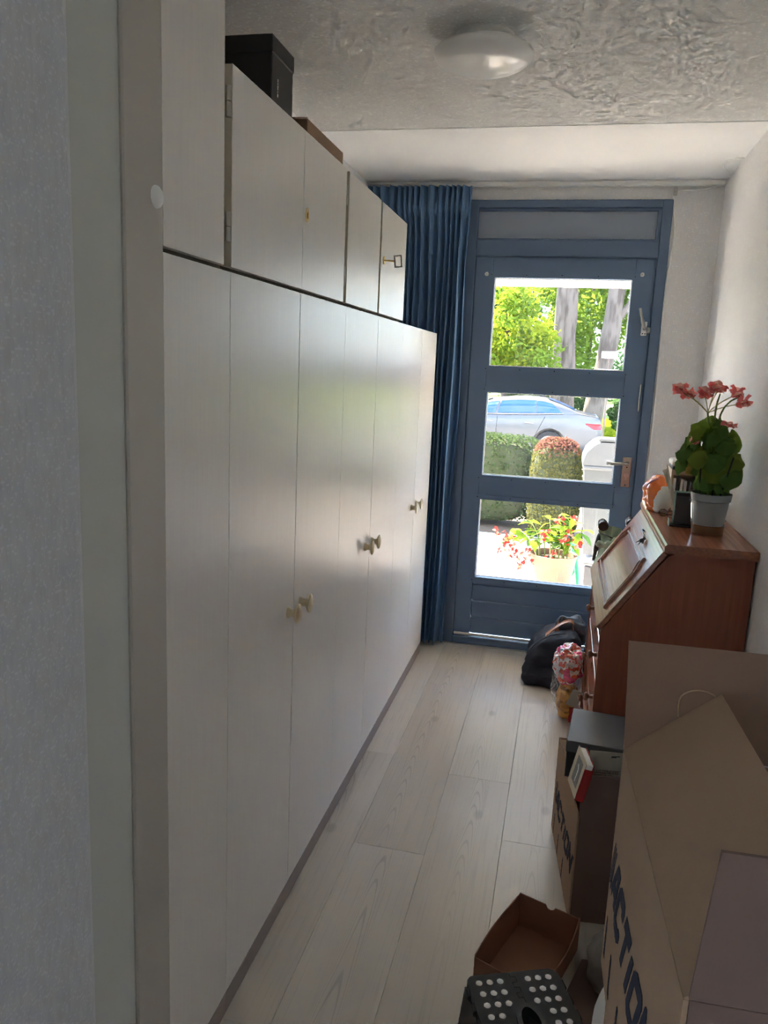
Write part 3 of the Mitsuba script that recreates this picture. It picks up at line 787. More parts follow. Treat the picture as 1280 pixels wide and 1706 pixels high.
mat('m_rack', (0.42, 0.33, 0.24), 0.6)
for b in (box(0.452, 0.640, 3.43, 3.56, 1.0005, 1.008), box(0.452, 0.640, 3.43, 3.56, 1.150, 1.172), box(0.452, 0.459, 3.43, 3.56, 1.008, 1.150), box(0.633, 0.640, 3.43, 3.56, 1.008, 1.150), box(0.459, 0.633, 3.552, 3.56, 1.008, 1.150)):
    part(lr, 'board', b, 'm_rack')
cols = [('m_white_paper', 'white'), ('m_grey_card', 'dark grey'), ('m_white_paper', 'white'), ('m_laminate', 'cream'), ('m_pot_grey', 'grey'), ('m_white_paper', 'white'), ('m_black_card', 'black'), ('m_white_paper', 'white')]
xx = 0.462
desc = ['leftmost white booklet in the letter rack', 'dark grey booklet second from left in the letter rack', 'white booklet third from left in the letter rack', 'cream booklet in the middle of the letter rack',
        'grey booklet right of the cream one in the letter rack', 'white booklet leaning beside the grey one in the letter rack', 'black booklet near the right end of the letter rack', 'rightmost white booklet in the letter rack']
for k, (m, n_) in enumerate(cols):
    w = [0.012, 0.006, 0.011, 0.013, 0.007, 0.013, 0.006, 0.014][k]
    tilt = [0, 0, 3, 2, 6, 10, 8, 12][k]
    h = [0.128, 0.120, 0.125, 0.118, 0.115, 0.122, 0.112, 0.118][k]
    add('booklet', rot(box(xx, xx + w, 3.436, 3.545, 1.0085, 1.0085 + h, 0.001), tilt, [0, 1, 0], (xx + w, 0, 1.0085)), m, desc[k], 'booklet', 'booklets in the letter rack')
    xx += w + 0.0035 + (0.003 if k > 3 else 0)
wb = thing('white_case', 'flat white plastic case lying on top of the letter rack', 'case')
part(wb, 'lid', box(0.450, 0.600, 3.425, 3.545, 1.186, 1.212, 0.006), 'm_white_plastic')
part(wb, 'base', box(0.453, 0.597, 3.428, 3.542, 1.1725, 1.1855, 0.003), 'm_black_soft')
# ------------------------------------------------------------------ big moving box


def carton(t, P0, yaw, L, W, H, bulge=0.0, open_top=True):
    """A carton from its near left top corner P0: local x to the right, y away, z up. Returns the local-to-world function."""
    c, s = math.cos(math.radians(yaw)), math.sin(math.radians(yaw))
    AX, AY, AZ = np.array([c, s, 0]), np.array([-s, c, 0]), np.array([0, 0, 1.0])

    def L2W(m):
        return place(m, P0, AX, AY, AZ)

    th = 0.005
    n1, n2 = 12, 10
    U, V = np.meshgrid(np.linspace(0, L, n1), np.linspace(-H, 0, n2), indexing='ij')
    bl = bulge * np.sin(np.pi * np.clip(U / L, 0, 1)) ** 0.5 * np.sin(np.pi * np.clip(-V / H, 0, 1)) ** 0.8
    part(t, 'side', L2W(sheet(np.stack([-bl + th / 2, U, V], -1), th)), 'm_card', 'left side', smooth=30)
    part(t, 'side', L2W(box(W - th, W, 0, L, -H, 0)), 'm_card')
    part(t, 'end', L2W(box(th + 0.0006, W - th - 0.0006, 0.0, th, -H, 0)), 'm_card_shaded')
    part(t, 'end', L2W(box(th + 0.0006, W - th - 0.0006, L - th, L, -H, 0)), 'm_card_inner')
    part(t, 'bottom', L2W(box(th, W - th, th, L - th, -H, -H + th)), 'm_card_inner')
    return L2W, AX, AY, AZ


mat('m_card_shaded', proc(cardboard((0.175, 0.120, 0.102))), 0.85, spec=0.15)  # darker copy of the card: shade on camera-facing faces put into the colour
mat('m_ink', (0.042, 0.046, 0.066), 0.8, spec=0.1)
mat('m_ink_soft', (0.17, 0.115, 0.085), 0.8, spec=0.1)


def slanted(text, h, shear=0.35, condense=0.8):
    """Heavy slanted block capitals drawn with a broad pen."""
    pen = {'A': [[(0.02, 0), (0.36, 1), (0.64, 1), (0.70, 0)], [(0.2, 0.36), (0.68, 0.36)]], 'C': [[(0.70, 0.72), (0.70, 0.90), (0.60, 1), (0.12, 1), (0.02, 0.90), (0.02, 0.10), (0.12, 0), (0.60, 0), (0.70, 0.10), (0.70, 0.28)]],
           'T': [[(-0.02, 1), (0.74, 1)], [(0.36, 1), (0.36, 0)]], 'I': [[(0.06, 0), (0.06, 1)]], 'O': [[(0.12, 0), (0.60, 0), (0.70, 0.10), (0.70, 0.90), (0.60, 1), (0.12, 1), (0.02, 0.90), (0.02, 0.10), (0.12, 0)]],
           'N': [[(0.02, 0), (0.02, 1), (0.70, 0), (0.70, 1)]]}
    ms, x = [], 0.0
    for ch in text:
        g_ = sg.MultiLineString([[(px, 0.12 + 0.76 * py) for px, py in l] for l in pen[ch]])  .buffer(0.125, cap_style=2, join_style=2, mitre_limit=1.6)
        g_ = affinity.affine_transform(g_, [condense * h, shear * h, 0, h, x, 0])
        ms += [trimesh.creation.extrude_polygon(k, 0.0006, engine='earcut') for k in getattr(g_, 'geoms', [g_])]
        x += condense * h * (0.42 if ch == 'I' else 1.02)
    return cat(*ms)


def slashes(h, n=3, gap=0.012, w0=0.003, dw=0.0012, shear=0.35):
    ms = []
    for k in range(n):
        x, w = k * gap, w0 + dw * k
        ms.append(ext([(x, 0), (x + w, 0), (x + w + shear * h, h), (x + shear * h, h)], 0.0006))
    return cat(*ms)


BX = thing('moving_box', 'large brown moving box with raised flaps in the lower right corner, lettered ACTION', 'box')
P0 = np.array([0.147, 0.66, 1.0])
L_, Wd, Hh = 0.48, 0.32, 0.36
L2W, AX, AY, AZ = carton(BX, P0, 2.5, L_, Wd, Hh, bulge=0.012)


def flap_mesh(w, h, th=0.004, cut=0.0):
    return ext([(0, 0), (w, 0), (w - cut, h), (cut, h)], th)


# left long flap: rises to the right
an = math.radians(39)
part(BX, 'flap', place(flap_mesh(L_, 0.163), P0 + AZ * 0.002, AY, AX * math.cos(an) + AZ * math.sin(an)), 'm_card', 'left flap rising over the opening')
# far short flap: stands up, leaning away
far0 = P0 + AY * L_
an = math.radians(68)
ff = part(BX, 'flap', place(flap_mesh(Wd, 0.160), far0 + AZ * 0.002, AX, AY * math.cos(an) + AZ * math.sin(an)), 'm_card_inner', 'far flap standing up, with a hand hole')
fu = AY * math.cos(an) + AZ * math.sin(an)
fn = np.cross(AX, fu)
t = np.linspace(0, math.pi, 15)
arc = [(0.075 - 0.0, 0.055)] + [(0.105 - 0.030 * math.cos(a_), 0.075 + 0.022 * math.sin(a_)) for a_ in t] + [(0.16, 0.055)]
part(ff, 'hand_hole_cut', tube([far0 + AX * x + fu * y + fn * 0.0046 + AZ * 0.002 for x, y in arc], 0.0014, 5), 'm_card_edge')
# near short flap: upright towards the camera
an = math.radians(91)
part(BX, 'flap', place(flap_mesh(Wd - 0.012, 0.150, 0.004, 0.010), P0 + AX * 0.004 + AZ * 0.004, AX, AY * math.cos(an) + AZ * math.sin(an)), 'm_card_shaded', 'near flap standing upright')
an = math.radians(-35)
part(BX, 'flap', place(flap_mesh(L_, 0.150), P0 + AX * (Wd + 0.002) + AZ * 0.001, AY, AX * math.cos(an) + AZ * math.sin(an)), 'm_card', 'right flap hanging outward')


def print_left(t, mesh, y, z, bulge=0.012, Hh=Hh, L_=L_, L2W=L2W, name='lettering'):
    """Flat lettering laid on the left side: local x runs towards the camera."""
    v = np.asarray(mesh.vertices)
    yy, zz_ = y - v[:, 0], z + v[:, 1]
    bl = bulge * np.sin(np.pi * np.clip(yy / L_, 0, 1)) ** 0.5 * np.sin(np.pi * np.clip(-zz_ / Hh, 0, 1)) ** 0.8
    m = mesh.copy()
    m.vertices = np.stack([-bl - 0.0004 - v[:, 2], yy, zz_], 1)
    part(t, name, L2W(m), 'm_ink', 'dark blue lettering')


def fine(m, step=0.012):
    v, f = trimesh.remesh.subdivide_to_size(m.vertices, m.faces, step)
    return trimesh.Trimesh(v, f, process=False)


print_left(BX, fine(slashes(0.072)), 0.435, -0.182)
print_left(BX, fine(slanted('ACTION', 0.075, 0.35, 0.80)), 0.395, -0.182)
for k, y in enumerate((0.44, 0.36, 0.27)):
    print_left(BX, fine(ext([(0, 0), (0.012, 0), (0.035, 0.085), (0.028, 0.085)], 0.0006)), y, -0.315, name='print_mark')
UB = thing('closed_box', 'closed brown cardboard box underneath the large moving box', 'box')
part(UB, 'body', place(box(0.014, Wd, 0.0, L_, 0.0, 0.639, 0.003), (P0[0], P0[1], 0), AX, AY, AZ), 'm_card')
part(UB, 'tape', place(box(0.014 - 0.0004, 0.0145, 0.20, 0.25, 0.02, 0.639), (P0[0], P0[1], 0), AX, AY, AZ), 'm_card_edge')

# second moving box on the floor
B2 = thing('moving_box', 'half hidden moving box on the floor behind the large one, with papers in it', 'box')
Q0 = np.array([0.127, 2.075, 0.330])
H2 = 0.33
L2, BXx, BYy, BZz = carton(B2, Q0, 6.8, 0.48, 0.33, H2, bulge=0.006)
part(B2, 'flap', place(flap_mesh(0.325, 0.124), Q0 + BXx * 0.003 + BZz * 0.002, BXx, BYy * 0.05 + BZz * 0.999), 'm_card_shaded', 'near flap standing upright')
part(B2, 'flap', place(flap_mesh(0.48, 0.15), Q0 + BXx * 0.328 + BZz * 0.001, BYy, BXx * 0.5 + BZz * 0.86), 'm_card', 'right flap')
part(B2, 'flap', place(flap_mesh(0.318, 0.16), Q0 + BYy * 0.478 + BXx * 0.006 - BZz * 0.004, BXx, -BYy), 'm_card', 'far flap folded in')
print_left(B2, fine(slashes(0.075)), 0.43, -0.195, 0.006, H2, 0.48, L2)
print_left(B2, fine(slanted('ACTION', 0.075, 0.35, 0.92)), 0.39, -0.195, 0.006, H2, 0.48, L2)
for y in (0.42, 0.30, 0.18):
    print_left(B2, fine(ext([(0, 0), (0.012, 0), (0.035, 0.085), (0.028, 0.085)], 0.0006)), y, -0.315, 0.006, H2, 0.48, L2, 'print_mark')
g = np.random.default_rng(5)
for r_, z in enumerate((0.150, 0.135, 0.110, 0.100)):
    x = 0.045
    while x < 0.15:
        w = g.uniform(0.006, 0.02)
        part(B2, 'print_line', L2(box(x, x + w, -0.0008, 0.0, z - 0.33, z - 0.33 + 0.004)), 'm_ink_soft')
        x += w + 0.004
fr = sg.box(0.075, 0.035, 0.135, 0.088)
part(B2, 'print_frame', L2(ext(fr.difference(fr.buffer(-0.002)), 0.0006, (0, 0, -0.33), (1, 0, 0), (0, 0, 1))), 'm_ink_soft')
part(B2, 'print_word', L2(place(meshkit.text_mesh('5KG', 0.014, 0.0006, True), (0.082, -0.0002, 0.062 - 0.33), (1, 0, 0), (0, 0, 1))), 'm_ink_soft')

# things in and on the second box
sb = thing('shoe_box', 'dark grey lidded box lying on top of the half hidden moving box', 'box')
sx = lambda m: rotz(m, -5.0, (0.087, 2.29, 0))
part(sb, 'body', sx(box(0.089, 0.395, 2.287, 2.527, 0.331, 0.430, 0.002)), 'm_black_card')
part(sb, 'lid', sx(box(0.086, 0.398, 2.284, 2.530, 0.415, 0.452, 0.002)), 'm_grey_card')
pp = thing('paper_packet', 'brown paper packet lying inside the half hidden moving box', 'packet')
part(pp, 'body', L2(box(0.03, 0.30, 0.012, 0.150, -0.322, 0.045, 0.012)), 'm_kraft')
bk = thing('red_edged_book', 'small cream covered book with a red edge leaning out of the half hidden moving box', 'book')
A_ = np.array([0.1355, 2.060, 0.498]); F_ = np.array([0.117, 2.175, 0.494]); D_ = np.array([0.1145, 2.040, 0.392])
ex = (F_ - A_); le = np.linalg.norm(ex); ex /= le
ey = (A_ - D_); ey -= ex * (ey @ ex); he = np.linalg.norm(A_ - D_); ey /= np.linalg.norm(ey)
D_ = A_ - ey * he
en = np.cross(ex, ey)                       # towards the inside of the box
if en[0] < 0:
    en = -en
mat('m_red', (0.32, 0.020, 0.022), 0.4)
mat('m_cream_print', (0.60, 0.54, 0.40), 0.45)
mat('m_picture', (0.17, 0.19, 0.17), 0.4)
part(bk, 'cover', place(box(0, le, 0, he, 0.0, 0.003, 0.0005), D_, ex, ey, en), 'm_cream_print', 'cream cover')
part(bk, 'pages', place(box(0.003, le - 0.002, 0.002, he - 0.003, 0.0032, 0.021), D_, ex, ey, en), 'm_white_paper')
part(bk, 'back_cover', place(box(0, le, 0, he, 0.0212, 0.0242, 0.0005), D_, ex, ey, en), 'm_red', 'dark red back cover')
part(bk, 'spine', place(box(-0.003, 0.0005, 0, he * 0.86, -0.0005, 0.0245, 0.001), D_, ex, ey, en), 'm_red', 'dark red spine')
pi_ = part(bk, 'picture', place(box(0.022, le - 0.030, 0.022, he - 0.014, -0.0006, 0.0002), D_, ex, ey, en), 'm_picture', 'grey green cover picture')
tt = np.linspace(0, 1, 10)
part(pi_, 'white_figure', place(tube(spline([(0.050, 0.030, 0), (0.050, 0.055, 0), (0.054, 0.072, 0), (0.062, 0.076, 0)], 10), 0.0045, 6).apply_scale([1, 1, 0.12]), D_ - en * 0.0006, ex, ey, en), 'm_white_paper')
hc = thing('hang_card', 'grey retail card printed PLUIZENDIEF standing in the half hidden moving box', 'package')
mat('m_card_grey', (0.36, 0.335, 0.285), 0.55)
hang = sg.Polygon([(0, 0), (0.118, 0), (0.118, 0.104), (0, 0.104)], [[(0.060, 0.086), (0.072, 0.086), (0.076, 0.090), (0.084, 0.090), (0.084, 0.094), (0.060, 0.092)]])
H0, HX, HZ = np.array([0.1455, 2.120, 0.407]), BXx, np.array([0, 0, 1.0])
part(hc, 'card', ext(hang, 0.0012, H0, HX, HZ), 'm_card_grey')
part(hc, 'word', place(meshkit.text_mesh('PLUIZENDIEF', 0.0105, 0.0004, True).apply_scale([0.82, 1, 1]), H0 + HX * 0.008 + HZ * 0.038 + np.cross(HX, HZ) * 0.0013, HX, HZ), 'm_ink_soft', 'dark printed word')
for k, (x0, x1) in enumerate([(0.008, 0.022), (0.024, 0.040), (0.042, 0.052), (0.056, 0.066)]):
    part(hc, 'print_line', ext([(x0, 0.0315), (x1, 0.0315), (x1, 0.0335), (x0, 0.0335)], 0.0004, H0 + np.cross(HX, HZ) * 0.0013, HX, HZ), 'm_ink_soft')

# ------------------------------------------------------------------ low open tray, stool and the rest on the floor
tr = thing('cardboard_tray', 'small open brown cardboard tray on the floor behind the dotted step stool', 'tray')
TF, TR_, TL_ = np.array([-0.010, 2.020, 0]), np.array([0.152, 1.962, 0]), np.array([-0.098, 1.742, 0])
ta = (TR_ - TF); tw = np.linalg.norm(ta); ta /= tw
tb = (TL_ - TF); tb -= ta * (tb @ ta); td = np.linalg.norm(TL_ - TF); tb /= np.linalg.norm(tb)
up_ = np.array([0, 0, 1.0])
th = 0.003
rim = [(0, 0), (tw, 0), (tw, 0.098), (tw * 0.75, 0.100), (tw * 0.60, 0.100), (tw * 0.57, 0.091), (tw * 0.52, 0.088), (tw * 0.47, 0.091), (tw * 0.44, 0.100), (0, 0.102)]
part(tr, 'bottom', place(box(0, tw, 0, td, 0.0, 0.003), TF, ta, tb, up_), 'm_card_red')
part(tr, 'end', ext(rim, th, TF + tb * th, ta, up_), 'm_card_red', 'far wall with a thumb notch')
part(tr, 'end', ext([(0, 0), (tw, 0), (tw, 0.085), (0, 0.095)], th, TF + tb * td, ta, up_), 'm_card_red')
for off, bend in ((0.0, -1), (tw, 1)):
    Uu, Vv = np.meshgrid(np.linspace(0, td, 12), np.linspace(0.0, 0.1, 6), indexing='ij')
    bl = 0.012 * bend * np.sin(np.pi * Uu / td) * (Vv / 0.1)
    hh = Vv * (1 - 0.10 * np.sin(np.pi * Uu / td))
    Pp = TF + (off + bl)[..., None] * ta + Uu[..., None] * tb + hh[..., None] * up_
    part(tr, 'side', sheet(Pp, th), 'm_card_red', smooth=30)

ST = thing('step_stool', 'black folding step stool with white dots on its top', 'stool')
sa = math.radians(22.6)
SX, SY = np.array([math.cos(sa), math.sin(sa), 0]), np.array([math.sin(sa), -math.cos(sa), 0])
SW, SL, SZ = 0.212, 0.29, 0.222
S0 = np.array([-0.114, 1.528, SZ])         # far left corner; SX to the right, SY towards the camera
mat('m_stool', (0.014, 0.017, 0.021), 0.5, spec=0.25)
mat('m_stool_soft', (0.014, 0.016, 0.020), 0.5)
SP = lambda m, dz=0.0: place(m, S0 + up_ * dz, SX, SY, up_)
rr = sg.box(0, 0, SW, SL).buffer(-0.022).buffer(0.022)
hx, hy = SW / 2, SL / 2 - 0.004
grip = sg.Point(0, 0).buffer(1, 24)
grip_out = affinity.translate(affinity.scale(grip, 0.030, 0.052), hx, hy)
grip_in = affinity.translate(affinity.scale(grip, 0.019, 0.040), hx, hy)
zig = [(hx, -0.01)]
yy, k = 0.0, 0
while yy < SL:
    zig += [(hx + (0.006 if k % 2 else -0.006), yy), (hx + (0.006 if k % 2 else -0.006), yy + 0.0145)]
    yy += 0.0145
    k += 1
zig.append((hx, SL + 0.01))
left = sg.Polygon([(-0.02, -0.01)] + zig + [(-0.02, SL + 0.01)]).buffer(0).buffer(-0.0007)
halfL = rr.intersection(left).difference(grip_in)
halfR = rr.difference(left.buffer(0.0014)).difference(grip_in)
big = lambda g_: max(getattr(g_, 'geoms', [g_]), key=lambda q: q.area)
for hgeom in (halfL, halfR):
    tp_ = part(ST, 'top', SP(ext(big(hgeom), 0.014), -0.014), 'm_stool')
    part(tp_, 'skirt', SP(ext(big(big(hgeom).difference(big(hgeom).buffer(-0.004))), 0.02), -0.036), 'm_stool_soft')
ringp = grip_out.difference(grip_in)
part(ST, 'grip', SP(ext(ringp, 0.018), -0.0145), 'm_stool_soft', 'hand grip ring')
for r_ in range(9):
    for c_ in range(6):
        x = [0.026, 0.050, 0.074, 0.136, 0.160, 0.184][c_] + (0.002 if c_ > 2 else 0)
        y = 0.024 + r_ * 0.0305
        if sg.Point(x, y).buffer(0.008).intersects(grip_out) or y > SL - 0.015:
            continue
        part(ST, 'dot', SP(lathe([(0.0071, -0.001), (0.0071, 0.0012), (0.0060, 0.0020), (0.0, 0.0021)], (x, y, 0), 16)), 'm_white_plastic', None, smooth=40)
for x in (0.0, SW):
    for k in range(6):
        y0 = 0.030 + k * 0.042
        part(ST, 'hinge', SP(cyl((x, y0, -0.010), (x, y0 + 0.021, -0.010), 0.0075, 12)), 'm_stool_soft')
for sx_, x in ((-1, 0.004), (1, SW - 0.004)):
    lg = sg.Polygon([(0.012, 0), (SL - 0.012, 0), (SL + 0.004, -SZ), (SL - 0.045, -SZ), (SL - 0.07, -SZ * 0.45), (0.07, -SZ * 0.45), (0.045, -SZ), (-0.004, -SZ)])
    d = np.array([0.16 * sx_, 0, 1.0])
    m = ext(lg, 0.012, (0, 0, 0), (0, 1, 0), (0, 0, 1))
    v = np.asarray(m.vertices).copy()
    v[:, 0] = v[:, 0] - 0.006 + x + sx_ * 0.07 * (-v[:, 2])
    m.vertices = v
    m.apply_translation((0, 0, 0))
    mm = SP(m, 0.0)
    mm.vertices[:, 2] = np.clip(mm.vertices[:, 2], 0.0, SZ - 0.016)
    part(ST, 'leg_frame', mm, 'm_stool_soft')
for y in (0.012, SL - 0.018):
    part(ST, 'end_panel', SP(box(0.014, SW - 0.014, y, y + 0.006, -SZ * 0.62, -0.016, 0.002)), 'm_stool_soft')

sh = add('cardboard_sheet', ext([(0.085, 1.68), (0.165, 1.925), (0.33, 1.935), (0.33, 1.24), (0.21, 1.24), (0.145, 1.60)], 0.005, (0, 0, 0.0)), 'm_card_shaded', 'flat brown cardboard sheet on the floor beside the tray', 'cardboard')
mat('m_white_bag', (0.68, 0.67, 0.63), 0.4)
mat('m_grey_bag', (0.20, 0.18, 0.155), 0.6)


def soft(c, s, seed, amp=0.012, freq=16, zmin=0.0, sub=4):
    m = ball((0, 0, 0), 1, sub)
    v = np.asarray(m.vertices)
    v = np.sign(v) * np.abs(v) ** 0.8
    m.vertices = v * np.asarray(s)
    m.apply_translation(c)
    m = crumple(m, amp, freq, seed)
    m.vertices[:, 2] = np.maximum(m.vertices[:, 2], zmin)
    return m


wbag = thing('white_bag', 'tall white plastic bag squeezed beside the large moving box, right of the step stool', 'bag')
part(wbag, 'body', soft((0.224, 1.270, 0.255), (0.092, 0.115, 0.262), 3, 0.008, 12, 0.0052), 'm_white_bag', smooth=True)
gbag = thing('grey_bag', 'crumpled grey brown bag behind the white bag, against the second moving box', 'bag')
part(gbag, 'body', soft((0.255, 1.84, 0.075), (0.085, 0.09, 0.072), 9, 0.016, 22, 0.0052), 'm_grey_bag', smooth=True)

# ------------------------------------------------------------------ bags by the desk
mat('m_navy', proc(lambda p, n, uv: mi.Color3f(0.012, 0.014, 0.022) * (0.8 + 0.5 * fbm(p.x * 120, p.y * 120, p.z * 120, 2))), 0.7, spec=0.3)
mat('m_navy_light', (0.045, 0.055, 0.07), 0.6)
mat('m_tan', (0.42, 0.17, 0.07), 0.45)


def hull_soft(pts, step, seed, amp, freq, iters=12):
    m = m3.Manifold()
    hs = [m3.Manifold.sphere(r, 20).translate(tuple(c)) for c, r in pts]
    h = m3.Manifold.batch_hull(hs)
    h = h.refine_to_length(step)
    q = h.to_mesh()
    t_ = trimesh.Trimesh(q.vert_properties[:, :3], q.tri_verts, process=True)
    t_ = crumple(t_, amp, freq, seed)
    trimesh.smoothing.filter_taubin(t_, iterations=iters)
    return t_


nb = thing('duffel_bag', 'slack dark navy duffel bag on the floor in front of the door', 'bag')
m = hull_soft([((-0.070, 3.80, 0.045), 0.045), ((-0.050, 4.08, 0.045), 0.045), ((0.11, 3.76, 0.045), 0.045), ((0.12, 4.08, 0.045), 0.045), ((-0.035, 3.88, 0.155), 0.05), ((-0.02, 4.05, 0.155), 0.05), ((0.13, 3.86, 0.215), 0.05), ((0.10, 4.05, 0.22), 0.05)], 0.012, 6, 0.030, 14)
m.vertices[:, 2] = np.maximum(m.vertices[:, 2], 0.0008)
part(nb, 'body', m, 'm_navy', smooth=True)
m = hull_soft([((0.085, 3.97, 0.29), 0.035), ((0.165, 3.95, 0.265), 0.035), ((0.145, 4.0, 0.285), 0.035), ((0.06, 3.98, 0.22), 0.03), ((0.16, 4.0, 0.20), 0.04)], 0.010, 9, 0.022, 22)
part(nb, 'collar', m, 'm_navy_light', 'slumped upper collar', smooth=True)
part(nb, 'handle', sheet(np.array([[np.array(p) + np.array([0.0, dy, 0.004 * dy / 0.01]) for dy in (-0.011, 0.0, 0.011)] for p in spline([(-0.005, 3.89, 0.235), (0.03, 3.875, 0.275), (0.075, 3.87, 0.315), (0.105, 3.88, 0.325), (0.128, 3.89, 0.28)], 18)]), 0.004), 'm_tan', 'tan leather handle', smooth=True)
part(nb, 'tab', ext([(0.035, 0.258), (0.058, 0.258), (0.052, 0.318)], 0.004, (0, 3.90, 0), (1, 0, 0), (0, 0, 1)), 'm_tan', 'pointed tan tab')
part(nb, 'zip', tube(spline([(-0.095, 3.81, 0.12), (-0.06, 3.80, 0.20), (0.0, 3.84, 0.24), (0.09, 3.83, 0.27)], 20), 0.004, 6), 'm_navy_light')

pb = thing('plastic_bag', 'clear plastic bag of red, white and orange packets beside the duffel bag', 'bag')


def wrap_red(p, n, uv):
    q = fbm(p.x * 60, p.y * 60, p.z * 52, 2)
    c = mix((0.72, 0.66, 0.64), (0.66, 0.10, 0.06), smoothstep(0.50, 0.56, q))
    return mix(c, (0.75, 0.08, 0.22), smoothstep(0.62, 0.68, noise(p.x * 30 + 4, p.y * 30, p.z * 26)))


mat('m_wrap_red', proc(wrap_red), 0.22, spec=0.6)
mat('m_wrap_orange', proc(lambda p, n, uv: mix((0.55, 0.27, 0.05), (0.30, 0.12, 0.03), smoothstep(0.5, 0.7, fbm(p.x * 40, p.y * 40, p.z * 40, 2)))), 0.3)
scene['m_film'] = {'type': 'thindielectric', 'int_ior': 1.45}
m = soft((0.108, 3.50, 0.245), (0.060, 0.10, 0.080), 12, 0.030, 34, 0.02)
part(pb, 'packet', m, 'm_wrap_red', 'red and white printed wrapper', smooth=True)
part(pb, 'packet', soft((0.112, 3.46, 0.085), (0.045, 0.07, 0.082), 15, 0.02, 24, 0.003), 'm_wrap_orange', 'orange wrapper', smooth=True)
part(pb, 'card', rot(box(0.120, 0.168, 3.385, 3.391, 0.085, 0.165, 0.001), 18, [0, 1, 0], (0.14, 3.39, 0.12)), 'm_card_grey', 'grey card')
part(pb, 'red_box', box(0.125, 0.17, 3.395, 3.44, 0.003, 0.075, 0.002), 'm_red', 'small red box')
part(pb, 'film', soft((0.105, 3.48, 0.155), (0.064, 0.105, 0.158), 18, 0.024, 30, 0.0005), 'm_film', 'clear plastic film', smooth=True)

# ------------------------------------------------------------------ rollator behind the desk
RO = thing('rollator', 'folded rollator with black grips behind the desk, a green cloth over it', 'rollator')
mat('m_tube_grey', (0.45, 0.45, 0.46), 0.3, metallic=0.8)
for x, y in ((0.224, 4.00), (0.356, 4.02)):
    zt = 0.790 if x < 0.3 else 0.808
    part(RO, 'post', tube(spline([(x - 0.012, y + 0.02, 0.10), (x - 0.004, y, 0.40), (x, y, 0.70), (x + 0.002, y, zt)], 14), 0.0105, 10), 'm_tube_grey', smooth=True)
    part(RO, 'grip', tube(spline([(x, y + 0.015, zt), (x, y - 0.02, zt + 0.030), (x, y - 0.06, zt + 0.034), (x, y - 0.10, zt + 0.032), (x, y - 0.118, zt + 0.03)], 14), [0.014, 0.018, 0.020, 0.021, 0.022, 0.022, 0.021, 0.021, 0.022, 0.023, 0.024, 0.026, 0.027, 0.024], 12), 'm_black', 'black hand grip', smooth=40)
    part(RO, 'brake_lever', tube(spline([(x, y, zt - 0.005), (x - 0.010, y - 0.05, zt - 0.035), (x - 0.022, y - 0.075, zt - 0.09), (x - 0.028, y - 0.08, zt - 0.15)], 14), [0.010] * 4 + [0.013] * 6 + [0.009] * 4, 8), 'm_black', 'brake lever', smooth=40)
    part(RO, 'leg', tube([(x, y - 0.005, 0.42), (x - 0.004, y - 0.10, 0.12)], 0.010, 8), 'm_tube_grey')
    for wy in (y + 0.05, y - 0.11):
        w = part(RO, 'wheel', rot(lathe([(0.055, -0.012), (0.072, -0.013), (0.076, 0.0), (0.072, 0.013), (0.055, 0.012)], n=28), 90, [0, 1, 0]).apply_translation((x - 0.01, wy, 0.077)), 'm_black_soft', smooth=40)
        part(w, 'hub', cyl((x - 0.018, wy, 0.077), (x - 0.002, wy, 0.077), 0.056, 20), 'm_pot_grey')
part(RO, 'crossbar', tube([(0.215, 3.94, 0.56), (0.352, 3.95, 0.56)], 0.008, 8), 'm_tube_grey')
part(RO, 'cable', tube(spline([(0.222, 3.90, 0.78), (0.27, 3.87, 0.77), (0.33, 3.90, 0.72), (0.345, 3.95, 0.62)], 16), 0.003, 6), 'm_black')
gc = thing('green_cloth', 'crumpled dull green jacket hanging over the rollator', 'jacket')
mat('m_green_cloth', (0.34, 0.43, 0.31), 0.8)
n1, n2 = 40, 34
U, V = np.meshgrid(np.linspace(0, 1, n1), np.linspace(0, 1, n2), indexing='ij')
X = 0.208 + 0.175 * U + 0.014 * np.sin(9 * V + 3 * U)
Yg = 3.915 - 0.05 * np.sin(math.pi * V) + 0.030 * np.sin(16 * U + 5 * V) * (0.3 + V) + 0.02 * np.sin(7 * V)
Zg = 0.785 - 0.30 * V + 0.035 * np.sin(math.pi * U * 1.3 + 0.3) + 0.022 * np.sin(11 * U + 2) * V - 0.08 * V * (1 - U)
P = np.stack([X, Yg, Zg], -1) + 0.020 * (meshkit.fbm(np.stack([U * 6, V * 6, 0 * U], -1), 3, 2)[..., None] - 0.5)
part(gc, 'body', sheet(P, 0.004), 'm_green_cloth', smooth=True)
part(gc, 'sleeve', tube(spline([(0.36, 3.90, 0.775), (0.31, 3.86, 0.765), (0.25, 3.85, 0.735), (0.200, 3.86, 0.745)], 18), np.linspace(0.030, 0.014, 18) * (1 + 0.25 * np.sin(np.arange(18) * 1.7)), 12), 'm_green_cloth', 'sleeve', smooth=True)

# ------------------------------------------------------------------ cable by the door
cb = thing('wall_cable', 'thin white cable running from the ceiling corner down beside the blue door frame', 'cable')
part(cb, 'cable', tube(spline([(0.652, 3.80, 2.482), (0.650, 4.10, 2.480), (0.645, 4.235, 2.470), (0.60, 4.262, 2.462), (0.50, 4.262, 2.452), (0.436, 4.258, 2.440), (0.438, 4.262, 2.34), (0.441, 4.262, 2.10), (0.440, 4.262, 1.6), (0.441, 4.262, 1.0), (0.440, 4.262, 0.5), (0.441, 4.262, 0.02)], 90), 0.0045, 8), 'm_white_plastic', smooth=True)
part(cb, 'clip', cat(box(0.424, 0.442, 4.246, 4.258, 2.425, 2.462, 0.002), cyl((0.433, 4.238, 2.445), (0.433, 4.250, 2.445), 0.006, 12)), 'm_steel', 'small metal clip')

